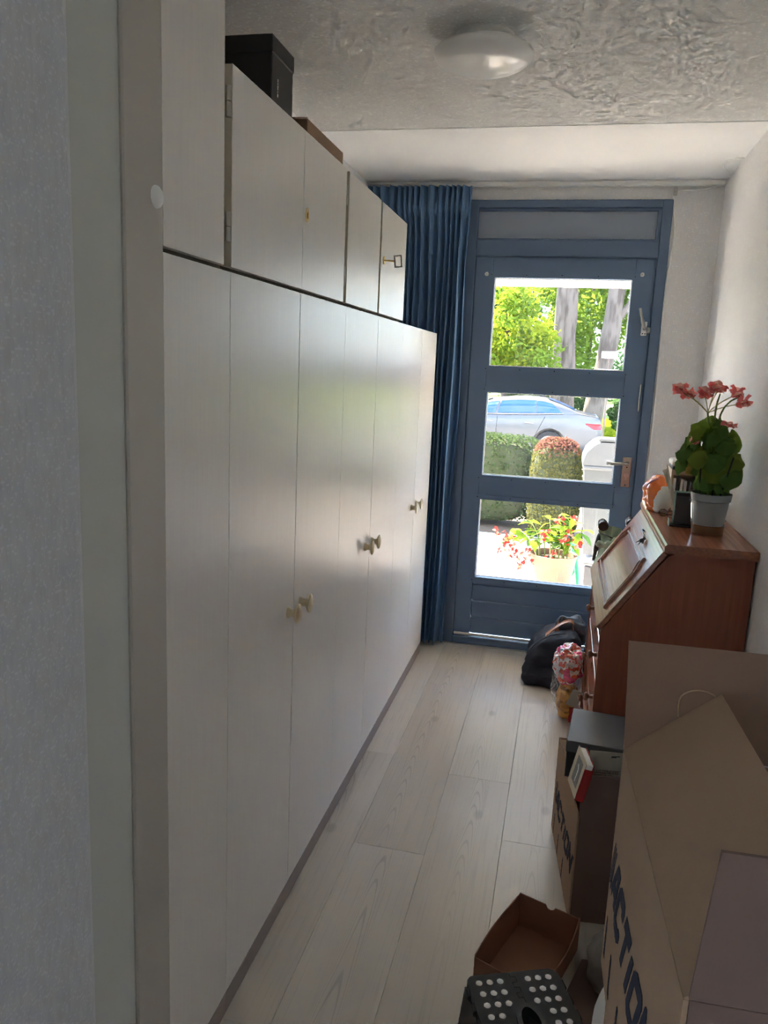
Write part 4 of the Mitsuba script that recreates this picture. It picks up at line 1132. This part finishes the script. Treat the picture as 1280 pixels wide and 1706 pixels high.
# ==================================================================== outside
# ------------------------------------------------------------------ ground, canopy
mat('m_paving', proc(lambda p, n, uv: mi.Color3f(0.575, 0.575, 0.565) * (0.92 + 0.12 * fbm(p.x * 7, p.y * 7, 0.0, 3))), 0.9)
mat('m_asphalt', proc(lambda p, n, uv: mi.Color3f(0.17, 0.17, 0.175) * (0.85 + 0.3 * fbm(p.x * 20, p.y * 20, 0.0, 3))), 0.95)
mat('m_grass_soil', (0.10, 0.17, 0.035), 0.95)
mat('m_bed', (0.10, 0.08, 0.06), 0.95)
mat('m_cream_board', (0.78, 0.74, 0.64), 0.6)
add('pavement', box(-7.0, 7.0, 4.40, 7.86, -0.30, -0.12), 'm_paving', kind=S)
kb_ = add('kerb_strip', box(-7.0, 7.0, 7.86, 7.95, -0.30, -0.105, 0.01), 'm_concrete', kind=S)
add('planting_bed', box(-7.0, 7.0, 7.95, 9.4, -0.40, -0.14), 'm_bed', kind=S)
add('street', box(-40, 40, 9.4, 22.5, -0.9, -0.52), 'm_asphalt', kind=S)
add('lawn', box(-60, 60, 22.5, 90, -0.9, -0.46), 'm_grass_soil', kind=S)
cn = add('canopy', box(-2.2, 2.2, 4.40, 5.46, 2.168, 2.30), 'm_cream_board', kind=S)
part(cn, 'fascia', box(-2.22, 2.22, 5.46, 5.50, 2.105, 2.34, 0.004), 'm_cream_board', 'cream fascia board at the edge of the canopy')

# ------------------------------------------------------------------ leaves
leafmat('m_tree_leaf', (0.17, 0.26, 0.03), 0.95, 0.5)
leafmat('m_tree_leaf_dark', (0.075, 0.15, 0.05), 0.9, 0.5)
leafmat('m_tree_leaf_yellow', (0.30, 0.36, 0.03), 1.0, 0.5)
leafmat('m_hedge_leaf', (0.055, 0.085, 0.035), 0.6, 0.45)
leafmat('m_bush_leaf', (0.10, 0.105, 0.035), 0.6, 0.45)
leafmat('m_bush_tip', (0.18, 0.08, 0.06), 0.5, 0.45)
leafmat('m_pale_leaf', (0.13, 0.17, 0.10), 0.7, 0.5)


def leaves(pts, size, g, nrm=None, spread=1.0):
    """Small folded leaves (4 triangles each) at the points."""
    n = len(pts)
    a = g.normal(size=(n, 3))
    if nrm is not None:
        a = a * spread + nrm
    a /= np.linalg.norm(a, axis=1, keepdims=True)
    d = g.normal(size=(n, 3))
    d -= a * (d * a).sum(1, keepdims=True)
    d /= np.linalg.norm(d, axis=1, keepdims=True)
    s = np.cross(a, d)
    L = (size * g.uniform(0.7, 1.3, n))[:, None]
    p0, p1 = pts - d * L * 0.5, pts + d * L * 0.5
    l, r = pts + s * L * 0.33 + a * L * 0.08, pts - s * L * 0.33 + a * L * 0.08
    v = np.stack([p0, l, p1, r], 1).reshape(-1, 3)
    k = np.arange(n)[:, None] * 4
    f = np.concatenate([k + [0, 2, 1], k + [0, 3, 2]])
    return trimesh.Trimesh(v, f, process=False)


def hedge_block(name, label, lo, hi, mats, n, size, seed, rnd):
    g = np.random.default_rng(seed)
    lo, hi = np.array(lo, float), np.array(hi, float)
    t = thing(name, label, 'hedge')
    core = box(*np.stack([lo + 0.05, hi - 0.05], 1).ravel()[[0, 1, 2, 3, 4, 5]])
    c, h = (lo + hi) / 2, (hi - lo) / 2
    q = g.normal(size=(n, 3))
    e = rnd
    q = q / (np.abs(q) ** e).sum(1, keepdims=True) ** (1 / e)
    q[:, 2] = np.where(q[:, 2] < -0.9, -q[:, 2], q[:, 2])
    p = c + q * h * (1 + 0.05 * (meshkit.fbm(q * 4 + seed, 3, seed)[:, None] - 0.5)) * g.uniform(0.88, 1.02, (n, 1))
    nn = q * np.abs(q) ** (e - 2)
    nn /= np.linalg.norm(nn, axis=1, keepdims=True) + 1e-9
    m = ball((0, 0, 0), 1, 4)
    v = np.asarray(m.vertices)
    v = v / (np.abs(v) ** e).sum(1, keepdims=True) ** (1 / e)
    m.vertices = c + v * h * 0.90
    part(t, 'branches', m, 'm_bush_core', smooth=True)
    top = g.random(n) < np.clip((p[:, 2] - (hi[2] - 0.16 * (hi[2] - lo[2]))) / (0.10 * (hi[2] - lo[2])), 0, 0.9)
    part(t, 'leaves', leaves(p[~top], size, g, nn[~top], 0.7), mats[0], kind='stuff')
    if top.any():
        part(t, 'leaf_tips', leaves(p[top], size, g, nn[top], 0.7), mats[1], None if mats[0] == mats[1] else 'young reddish leaf tips', kind='stuff')
    return t


mat('m_bush_core', (0.035, 0.045, 0.02), 0.95)
hedge_block('hedge', 'long clipped dark green hedge in front of the parked car', (-4.0, 8.36, -0.14), (-0.16, 9.0, 0.850), ['m_hedge_leaf', 'm_hedge_leaf'], 26000, 0.034, 1, 9.0)
hedge_block('clipped_bush', 'rounded clipped bush with reddish top between the hedge and the wheelie bin', (-0.305, 7.80, -0.14), (0.215, 8.32, 0.895), ['m_bush_leaf', 'm_bush_tip'], 9000, 0.030, 2, 3.6)

mat('m_bark', proc(lambda p, n, uv: mix((0.15, 0.125, 0.11), (0.075, 0.06, 0.052), smoothstep(0.35, 0.7, fbm(p.x * 9, p.y * 9, p.z * 1.8, 3)))), 0.95)


def limb(pts, r0, r1, seed, n=14, k=30):
    P = spline(pts, k)
    m = tube(P, np.linspace(r0, r1, k) * (1 + 0.06 * np.sin(np.arange(k) * 1.3 + seed)), n)
    return crumple(m, 0.05 * r0 * 2, 3.0, seed)


def crown(t, c, s, n, size, matn, seed, clumps=26, name='foliage'):
    g = np.random.default_rng(seed)
    c, s = np.asarray(c, float), np.asarray(s, float)
    q = g.normal(size=(clumps, 3))
    q = q / np.linalg.norm(q, axis=1, keepdims=True) * g.uniform(0.25, 1, (clumps, 1)) ** 0.5
    cc = c + q * s
    w = g.integers(0, clumps, n)
    o_ = g.normal(size=(n, 3))
    o_ = o_ / np.linalg.norm(o_, axis=1, keepdims=True) * g.uniform(0.55, 1.0, (n, 1))
    p = cc[w] + o_ * 0.36 * s.mean() * np.array([1.15, 1.15, 0.75])
    p[:, 2] = np.maximum(p[:, 2], -0.42)
    part(t, name, leaves(p, size, g, np.array([0, -0.2, 0.8]), 0.8), matn, kind='stuff')


t = thing('tree', 'tall straight two stemmed tree trunk behind the parked car', 'tree')
part(t, 'trunk', limb([(0.10, 24.0, -0.5), (-0.10, 24, 1.7), (-0.17, 24.0, 4), (-0.2, 24, 8), (-0.1, 24, 11)], 0.27, 0.18, 1), 'm_bark', smooth=True)
part(t, 'trunk', limb([(-0.22, 23.85, -0.5), (-0.38, 23.85, 1.8), (-0.40, 23.85, 4), (-0.60, 23.9, 8), (-0.9, 24, 11)], 0.17, 0.12, 2), 'm_bark', smooth=True)
crown(t, (-2.4, 24.5, 10), (2.2, 1.8, 2.8), 9000, 0.26, 'm_tree_leaf', 3)
crown(t, (-1.4, 25.2, 6.8), (1.6, 1.2, 1.6), 4000, 0.22, 'm_tree_leaf_yellow', 33)
t = thing('tree', 'leaning grey tree trunk with a side branch near the right edge of the glass', 'tree')
part(t, 'trunk', limb([(0.74, 24.0, -0.5), (0.80, 24, 0.6), (0.98, 24, 1.9), (1.13, 24, 3.9), (1.25, 24, 8), (1.6, 24, 11)], 0.30, 0.16, 4), 'm_bark', smooth=True)
part(t, 'branch', limb([(1.0, 24.0, 2.4), (1.25, 24, 3.1), (1.55, 24, 3.6), (1.9, 24, 4.8)], 0.11, 0.07, 5), 'm_bark', smooth=True)
crown(t, (3.6, 24.6, 10), (2.2, 1.8, 2.8), 8000, 0.26, 'm_tree_leaf', 6)
crown(t, (2.4, 25.5, 5.6), (1.5, 1.2, 1.6), 3500, 0.22, 'm_tree_leaf_dark', 66)

for k, (x, y, z, sx_, sz_, mt, lab) in enumerate([
        (-1.75, 21.8, 2.5, 1.15, 1.35, 'm_tree_leaf_yellow', 'bright yellow green young tree in front of the straight trunk'),
        (-3.9, 30.0, 4.5, 2.0, 3.6, 'm_tree_leaf_dark', 'dark green tree at the left edge of the view through the glass'),
        (0.6, 31.0, 4.2, 1.7, 3.8, 'm_tree_leaf', 'mid green tree seen between the two grey trunks'),
        (3.6, 30.0, 4.0, 2.2, 3.8, 'm_tree_leaf', 'mid green tree behind the leaning trunk'),
        (-1.0, 42.0, 4.8, 3.0, 4.8, 'm_tree_leaf_dark', 'broad dark tree in the far background'),
        (6.6, 40.0, 4.5, 3.0, 4.8, 'm_tree_leaf_dark', 'broad dark tree in the far right background'),
        (-8.2, 38.0, 5.0, 3.0, 5.0, 'm_tree_leaf', 'broad green tree in the far left background'),
        (2.2, 62.0, 5.5, 4.5, 6.5, 'm_tree_leaf_dark', 'tall dark tree behind all the others'),
        (-9.0, 64.0, 5.5, 4.5, 6.5, 'm_tree_leaf_dark', 'tall dark tree far off on the left')]):
    t = thing('tree', lab, 'tree')
    part(t, 'trunk', limb([(x, y, -0.5), (x + 0.05, y, z * 0.5), (x, y, z + sz_ * 0.4)], 0.05 + 0.05 * sx_, 0.05, 10 + k, 8, 12), 'm_bark', smooth=True)
    crown(t, (x, y, z), (sx_, 0.8 * sx_, sz_), 3800 if k == 0 else 7000, 0.13 if k == 0 else 0.22 + 0.02 * max(0, k - 3), mt, 40 + k, 30)
    if k == 0:
        crown(t, (x + 0.05, y, z - 0.2), (sx_ * 1.1, 0.8 * sx_, sz_), 3600, 0.14, 'm_tree_leaf', 90, 30)
for k, (x, y, z, sx_, sz_, mt, lab) in enumerate([
        (-3.4, 24.5, 0.45, 1.2, 0.85, 'm_pale_leaf', 'pale leafed shrub behind the front of the parked car'),
        (-1.2, 25.5, 0.55, 0.9, 0.9, 'm_pale_leaf', 'pale leafed shrub left of the straight trunk'),
        (0.35, 26.0, 0.6, 0.55, 1.0, 'm_tree_leaf_dark', 'dark shrub between the two trunks'),
        (1.75, 25.2, 0.35, 0.45, 0.75, 'm_tree_leaf_dark', 'dark shrub right of the leaning trunk, above the car boot'),
        (2.9, 27.5, 0.9, 0.8, 1.3, 'm_tree_leaf_yellow', 'sunlit yellow green shrub on the grass at the right')]):
    t = thing('shrub', lab, 'shrub')
    crown(t, (x, y, z), (sx_, 0.6 * sx_, sz_), 3200, 0.13, mt, 70 + k, 18)
    part(t, 'stem', limb([(x, y, -0.5), (x, y, z)], 0.04, 0.03, 3, 6, 6), 'm_bark')
g = np.random.default_rng(77)
p = np.stack([g.uniform(-6, 9, 9000), g.uniform(22.6, 36, 9000), np.full(9000, -0.40)], 1)
k_ = add('grass', leaves(p, 0.16, g, np.array([0, -1.5, 0.3]), 0.4), 'm_tree_leaf_yellow', 'sunlit green grass on the lawn across the street', 'grass', kind='stuff')
mat('m_sign', (0.40, 0.42, 0.45), 0.5)
sg_ = thing('white_sign', 'white rectangular signboard on a post in front of the leaning trunk', 'sign')
part(sg_, 'board', box(0.545, 0.835, 15.0, 15.03, 1.835, 1.965, 0.01), 'm_sign')
part(sg_, 'post', box(0.685, 0.720, 15.03, 15.065, -0.52, 1.90), 'm_bark')
part(sg_, 'foot', box(0.50, 0.86, 15.02, 15.08, 1.60, 1.645, 0.004), 'm_sign', 'white lower bar')

# ------------------------------------------------------------------ wheelie bin
mat('m_bin', (0.055, 0.06, 0.062), 0.45)
mat('m_bin_lid', (0.085, 0.088, 0.09), 0.4)
wbn = thing('wheelie_bin', 'large pale grey wheelie bin with a sloping lid on the pavement right of the bush', 'bin')


def taper(x0, x1, y0, y1, z0, X0, X1, Y0, Y1, z1):
    return trimesh.convex.convex_hull(np.array([(x0, y0, z0), (x1, y0, z0), (x1, y1, z0), (x0, y1, z0), (X0, Y0, z1), (X1, Y0, z1), (X1, Y1, z1), (X0, Y1, z1)]))


part(wbn, 'body', cat(taper(0.262, 0.72, 7.24, 7.70, -0.085, 0.205, 0.79, 7.19, 7.86, 0.72)), 'm_bin')
part(wbn, 'rim', box(0.188, 0.808, 7.165, 7.88, 0.705, 0.745, 0.012), 'm_bin_lid', 'pale rim')
lid = sg.Polygon([(0.186, 0.747), (0.190, 0.79), (0.215, 0.86), (0.275, 0.925), (0.330, 0.955), (0.81, 0.965), (0.81, 0.747)])
part(wbn, 'lid', ext(lid, 0.70, (0, 7.87, 0), (1, 0, 0), (0, 0, 1)), 'm_bin_lid', 'pale domed lid', smooth=25)
part(wbn, 'lid_handle', box(0.305, 0.815, 7.162, 7.40, 0.966, 0.990, 0.008), 'm_bin', 'raised lid handle')
part(wbn, 'label', box(0.40, 0.62, 7.2175, 7.2195, 0.34, 0.40), 'm_bin_lid')
for x in (0.28, 0.69):
    part(wbn, 'wheel', cyl((x - 0.03, 7.80, -0.03), (x + 0.03, 7.80, -0.03), 0.09, 20), 'm_black_soft')

# ------------------------------------------------------------------ flower pot outside
mat('m_terracotta', proc(lambda p, n, uv: mi.Color3f(0.225, 0.125, 0.08) * (0.92 + 0.14 * fbm(p.x * 10, p.y * 10, p.z * 22, 3))), 0.8)
OP = np.array([-0.002, 5.96])
fp = thing('flower_pot', 'terracotta coloured pot of red flowering begonia on the pavement outside the door', 'potted plant')
part(fp, 'pot', lathe([(0.0, -0.1195), (0.112, -0.1195), (0.117, -0.112), (0.136, -0.03), (0.155, 0.06), (0.172, 0.150), (0.178, 0.184), (0.180, 0.190), (0.172, 0.191), (0.166, 0.184), (0.162, 0.13), (0.0, 0.13)], (*OP, 0), 56), 'm_terracotta', smooth=30)
part(fp, 'soil', lathe([(0.0, 0.150), (0.08, 0.152), (0.165, 0.144)], (*OP, 0), 32), 'm_soil')
leafmat('m_pot_leaf', (0.16, 0.26, 0.03), 0.95, 0.35)
leafmat('m_pot_leaf_dark', (0.07, 0.15, 0.04), 0.7, 0.35)
leafmat('m_petal_red', (0.50, 0.035, 0.03), 0.7, 0.4)
leafmat('m_petal_coral', (0.55, 0.17, 0.12), 0.8, 0.4)


def long_leaf(L, W, droop):
    n = 7
    P = np.zeros((n, 3, 3))
    for i in range(n):
        t = i / (n - 1)
        w = W * (math.sin(math.pi * min(1, t * 0.93 + 0.07)) ** 0.8)
        for j, s in enumerate((-1, 0, 1)):
            P[i, j] = (L * t * (1 - 0.15 * droop * t), s * w / 2, -droop * L * t * t * 0.7 + abs(s) * w * 0.16)
    return grid(P)


g = np.random.default_rng(21)
tips = []
for k in range(13):
    t = g.uniform(0, 2 * math.pi)
    r = 0.11 * math.sqrt(g.random())
    b = np.array([OP[0] + r * math.cos(t), OP[1] + r * math.sin(t), 0.145])
    x_, h_ = [(-0.30, 0.34), (-0.20, 0.40), (-0.13, 0.33), (-0.05, 0.44), (0.02, 0.47), (0.08, 0.42), (0.13, 0.46), (0.20, 0.40), (-0.36, 0.26), (0.05, 0.30), (-0.02, 0.38), (0.16, 0.32), (-0.22, 0.30)][k]
    e = np.array([OP[0] + x_, OP[1] + g.uniform(-0.10, 0.14), h_])
    b[0] = OP[0] + np.clip(0.5 * x_, -0.12, 0.13)
    P = spline([b, b * 0.55 + e * 0.45 + np.array([0, 0, 0.07]), e], 10)
    part(fp, 'stem', tube(P, np.linspace(0.006, 0.0035, 10), 6), 'm_stem' if k % 3 else 'm_stem_pale', smooth=True)
    for i in (4, 6, 8, 9):
        tips.append((P[i], e - b, k))
n_ = 0
for (p, d, k) in tips:
    for rep in range(2):
        t = g.uniform(0, 2 * math.pi)
        ax_, ay_, az_ = frame((math.cos(t), math.sin(t), g.uniform(-0.3, 0.5)), (0.3 * g.normal(), 0.3 * g.normal(), 1))
        part(fp, 'leaf', place(long_leaf(g.uniform(0.075, 0.135), g.uniform(0.035, 0.065), g.uniform(0.2, 0.9)), p, ax_, ay_, az_), 'm_pot_leaf' if n_ % 4 else 'm_pot_leaf_dark', smooth=True)
        n_ += 1
spots = [(-0.34, 5.93, 0.30), (-0.38, 6.0, 0.24), (-0.40, 5.95, 0.19), (-0.31, 5.92, 0.22), (-0.27, 5.9, 0.17), (-0.21, 5.86, 0.20), (-0.19, 5.84, 0.13), (-0.23, 5.84, 0.10), (-0.07, 5.84, 0.38), (-0.09, 5.83, 0.33), (0.06, 5.84, 0.30), (0.17, 5.88, 0.31), (0.10, 5.85, 0.37), (-0.02, 5.82, 0.20), (0.13, 5.92, 0.47), (0.02, 5.92, 0.46), (-0.44, 6.02, 0.30), (-0.33, 5.98, 0.15)]
for k, c in enumerate(spots):
    fl_ = part(fp, 'flower_cluster', ball(c, 0.008, 1), 'm_stem_pale', 'red flower cluster')
    for q in range(9):
        d = g.normal(size=3)
        d /= np.linalg.norm(d)
        ax_, ay_, az_ = frame(d, g.normal(size=3))
        part(fl_, 'petal', place(long_leaf(0.034, 0.028, 0.4), np.array(c) + d * 0.018 * g.uniform(0.2, 1.6), ax_, ay_, az_), 'm_petal_red' if (k + q) % 3 else 'm_petal_coral', smooth=True)

ho = thing('garden_hose', 'coiled green garden hose standing behind the flower pot', 'hose')
mat('m_hose', (0.010, 0.19, 0.09), 0.35)
hpts = []
for i in range(140):
    a_ = i / 140 * 2 * math.pi * 3.4
    r = 0.176 + 0.006 * math.sin(3.1 * a_)
    hpts.append((0.012 + r * math.sin(a_), 6.245 + 0.028 * (i / 140) * 3 + 0.010 * math.sin(2 * a_), 0.070 - (r) * math.cos(a_)))
hpts = np.array(hpts)
part(ho, 'coil', tube(hpts, 0.0125, 10), 'm_hose', smooth=True)
part(ho, 'nozzle', tube(spline([hpts[-1], (0.19, 6.22, 0.0), (0.20, 6.20, -0.06), (0.205, 6.19, -0.10)], 8), [0.0125, 0.013, 0.014, 0.016, 0.018, 0.018, 0.016, 0.014], 10), 'm_hose', smooth=True)
tg = thing('stone_trough', 'grey stone planter trough close outside the door, partly hidden by the desk', 'planter')
mat('m_trough', (0.09, 0.087, 0.085), 0.6)
mat('m_trough_side', (0.16, 0.155, 0.15), 0.5)
tq = lambda m: rotz(m, -24, (0.185, 4.86, 0))
part(tg, 'body', tq(box(0.185, 0.60, 4.86, 5.14, -0.1195, 0.385, 0.008)), 'm_trough')
part(tg, 'rim', tq(cat(box(0.178, 0.607, 4.853, 4.885, 0.386, 0.412, 0.006), box(0.178, 0.607, 5.115, 5.147, 0.386, 0.412, 0.006), box(0.178, 0.21, 4.886, 5.114, 0.386, 0.412, 0.006), box(0.575, 0.607, 4.886, 5.114, 0.386, 0.412, 0.006))), 'm_trough_side', 'pale rim')
part(tg, 'soil', tq(box(0.211, 0.574, 4.886, 5.114, 0.386, 0.395)), 'm_soil')

# ------------------------------------------------------------------ parked car
mat('m_car', (0.105, 0.11, 0.115), 0.28, metallic=0.35, clearcoat=1.0, clearcoat_gloss=0.95)
mat('m_car_glass', (0.030, 0.085, 0.21), 0.06, spec=1.0, metallic=0.15)  # blue sky reflection put into the base colour
mat('m_tyre', (0.02, 0.02, 0.02), 0.8)
mat('m_rim', (0.4, 0.4, 0.42), 0.3, metallic=0.9)
mat('m_tail', (0.50, 0.015, 0.03), 0.15)
CAR = thing('parked_car', 'silver fastback saloon car parked on the street behind the hedge', 'car')
GZ = -0.52
XR = 0.865                                  # tail end; the car points to -x
prof_x = np.array([-4.20, -4.12, -3.9, -3.3, -2.75, -2.35, -1.9, -1.5, -1.0, -0.65, -0.27, 0.05, 0.26, 0.45, 0.62, 0.73, 0.80, 0.865])
roof_z = np.array([0.02, 0.22, 0.34, 0.42, 0.48, 0.58, 0.82, 0.905, 0.950, 0.948, 0.855, 0.735, 0.640, 0.590, 0.565, 0.548, 0.500, 0.30])
belt_z = np.array([0.00, 0.20, 0.30, 0.38, 0.44, 0.46, 0.475, 0.485, 0.505, 0.525, 0.555, 0.575, 0.585, 0.57, 0.55, 0.53, 0.48, 0.28])
half_w = np.array([0.62, 0.78, 0.88, 0.94, 0.95, 0.95, 0.95, 0.95, 0.95, 0.95, 0.95, 0.945, 0.935, 0.92, 0.90, 0.88, 0.85, 0.78])
YC = 19.95
xs = np.linspace(-4.20, 0.865, 90)


def at_x(tab, x):
    from scipy.interpolate import PchipInterpolator
    return PchipInterpolator(prof_x, tab)(x)


def section(x):
    r, b, w = float(at_x(roof_z, x)), float(at_x(belt_z, x)), float(at_x(half_w, x))
    b = min(b, r - 0.012)
    up_ = r - b
    tw_ = w - 0.06 - 0.62 * min(up_, 0.46) * 0.75
    lo = GZ + 0.20
    return [(w - 0.10, lo), (w - 0.03, lo + 0.10), (w - 0.012, lo + 0.25), (w, lo + 0.45 * (b - lo) + 0.12), (w - 0.008, b - 0.12 * (b - lo)), (w - 0.045, b), (w - 0.062, b + 0.012 * min(1, up_ / 0.1)),
            (0.5 * (w - 0.062) + 0.5 * tw_ + 0.02, b + 0.55 * up_), (tw_ + 0.01, b + 0.86 * up_), (tw_ - 0.06, b + 0.955 * up_), (tw_ - 0.22, b + 0.99 * up_), (0.0, r)]


S_ = np.array([section(x) for x in xs])
near = np.stack([np.broadcast_to(xs[:, None], S_.shape[:2]), YC - S_[..., 0], S_[..., 1]], -1)
farp = near[:, ::-1].copy()
farp[..., 1] = 2 * YC - farp[..., 1]
ring = np.concatenate([near, farp[:, 1:]], 1)
body = grid(ring, closed_v=True)
nv = ring.shape[1]
fr_ = [(0, j, j + 1) for j in range(1, nv - 1)]
bk_ = [((len(xs) - 1) * nv, (len(xs) - 1) * nv + j + 1, (len(xs) - 1) * nv + j) for j in range(1, nv - 1)]
body = trimesh.Trimesh(body.vertices, np.vstack([body.faces, fr_, bk_]), process=False)
body.fix_normals()
AXL = [(-3.32, 0.345), (-0.335, 0.345)]
bm = m3.Manifold(m3.Mesh(np.asarray(body.vertices, np.float32), np.asarray(body.faces, np.uint32)))
for ax0, r in AXL:
    for y0 in (YC - 1.1, YC + 0.62):
        c_ = m3.Manifold.cylinder(0.48, r + 0.055, r + 0.055, 36).rotate((-90, 0, 0)).translate((ax0, y0, GZ + r + 0.01))
        bm = bm - c_
q = bm.to_mesh()
part(CAR, 'body', trimesh.Trimesh(q.vert_properties[:, :3], q.tri_verts, process=True), 'm_car', smooth=28)


def on_side(x, t, out=0.0):
    """A point of the near upper side: t = 0 belt, 1 roof edge."""
    s = np.array(section(x))
    pts = s[6:9]
    u = np.clip(t, 0, 1) * 2
    i = min(int(u), 1)
    p = pts[i] + (pts[i + 1] - pts[i]) * (u - i)
    return np.array([x, YC - p[0] - out, p[1] + out * 0.5])


def side_panel(x0a, x0b, x1a, x1b, t0, t1, th=0.006, n=10):
    """A pane on the near side: from the edge x0a (bottom) .. x0b (top) to x1a .. x1b."""
    P = np.zeros((n, n, 3))
    for i in range(n):
        for j in range(n):
            a_, b_ = i / (n - 1), j / (n - 1)
            xa, xb = x0a + (x1a - x0a) * a_, x0b + (x1b - x0b) * a_
            P[i, j] = on_side(xa + (xb - xa) * b_, t0 + (t1 - t0) * b_, 0.006)
    return sheet(P, th)


part(CAR, 'window', side_panel(-2.60, -2.02, -1.66, -1.58, 0.10, 0.90), 'm_car_glass', 'front side window', smooth=True)
part(CAR, 'window', side_panel(-1.60, -1.52, -0.70, -0.70, 0.10, 0.90), 'm_car_glass', 'rear side window', smooth=True)
part(CAR, 'window', side_panel(-0.685, -0.685, -0.07, -0.32, 0.10, 0.86), 'm_car_glass', 'small rear quarter window', smooth=True)
part(CAR, 'windscreen', sheet(np.array([[(x, YC + w_ * 0.62, float(at_x(roof_z, x)) + 0.008) for w_ in np.linspace(-1, 1, 6)] for x in np.linspace(-2.45, -1.78, 6)]), 0.006), 'm_car_glass', smooth=True)
part(CAR, 'rear_window', sheet(np.array([[(x, YC + w_ * 0.58, float(at_x(roof_z, x)) + 0.008) for w_ in np.linspace(-1, 1, 6)] for x in np.linspace(-0.42, 0.20, 6)]), 0.006), 'm_car_glass', smooth=True)
part(CAR, 'trim', tube([on_side(x, 0.03, 0.010) for x in np.linspace(-2.6, -0.05, 24)], 0.012, 6), 'm_rim', 'pale window trim', smooth=True)


def seam(name, pts, r=0.006):
    out = []
    for x, z in pts:
        s = np.array(section(x))[:7]
        y = np.interp(z, s[:, 1], s[:, 0])
        out.append((x, YC - y - 0.001, z))
    part(CAR, name, tube(out, r, 5), 'm_black_soft', 'dark door seam')


zs = np.linspace(-0.20, 0.47, 10)
seam('door_seam', [(-1.60 + 0.02 * (z - 0.4), z) for z in zs])
seam('door_seam', [(-0.72 + 0.45 * max(0, z + 0.05), z) for z in np.linspace(-0.2, 0.5, 12)])
seam('door_seam', [(-2.75 + 0.05 * z, z) for z in zs])
for x, z in ((-0.83, 0.335), (-1.80, 0.335)):
    s = np.array(section(x))[:7]
    y = YC - np.interp(z, s[:, 1], s[:, 0])
    part(CAR, 'door_handle', box(x - 0.11, x + 0.11, y - 0.022, y - 0.002, z - 0.014, z + 0.014, 0.008), 'm_rim', 'flush door handle')
s = np.array(section(0.60))[:7]
tl_ = []
for i, x in enumerate(np.linspace(0.47, 0.845, 10)):
    s = np.array(section(x))[:7]
    zt, zb = 0.395 - 0.01 * i / 9, 0.395 - (0.02 + 0.115 * min(1, i / 5))
    tl_.append([(x, YC - np.interp(z, s[:, 1], s[:, 0]) - 0.006, z) for z in np.linspace(zb, zt, 4)])
part(CAR, 'tail_light', sheet(np.array(tl_), 0.008), 'm_tail', 'red tail light', smooth=True)
part(CAR, 'aerial', ext([(-0.72, 0.0), (-0.52, 0.0), (-0.54, 0.055), (-0.57, 0.055)], 0.03, (0, YC + 0.015, 0.945), (1, 0, 0), (0, 0, 1)), 'm_black_soft', 'dark roof fin')
for ax0, r in AXL:
    for y0, sgn_ in ((YC - 0.93, -1), (YC + 0.70, 1)):
        w = part(CAR, 'wheel', rot(lathe([(r * 0.68, -0.11), (r * 0.96, -0.115), (r, -0.08), (r, 0.08), (r * 0.96, 0.115), (r * 0.68, 0.11)], n=36), 90, [1, 0, 0]).apply_translation((ax0, y0 + 0.115, GZ + r)), 'm_tyre', smooth=40)
        sp_ = [cyl((ax0, y0 + 0.06, GZ + r), (ax0, y0 + 0.075, GZ + r), r * 0.68, 28)]
        part(w, 'rim', cat(*sp_, *[rot(box(ax0 - 0.03, ax0 + 0.03, y0 + 0.02, y0 + 0.06, GZ + r, GZ + r + r * 0.66, 0.004), 72 * k, [0, 1, 0], (ax0, 0, GZ + r)) for k in range(5)]), 'm_rim', 'spoked rim')
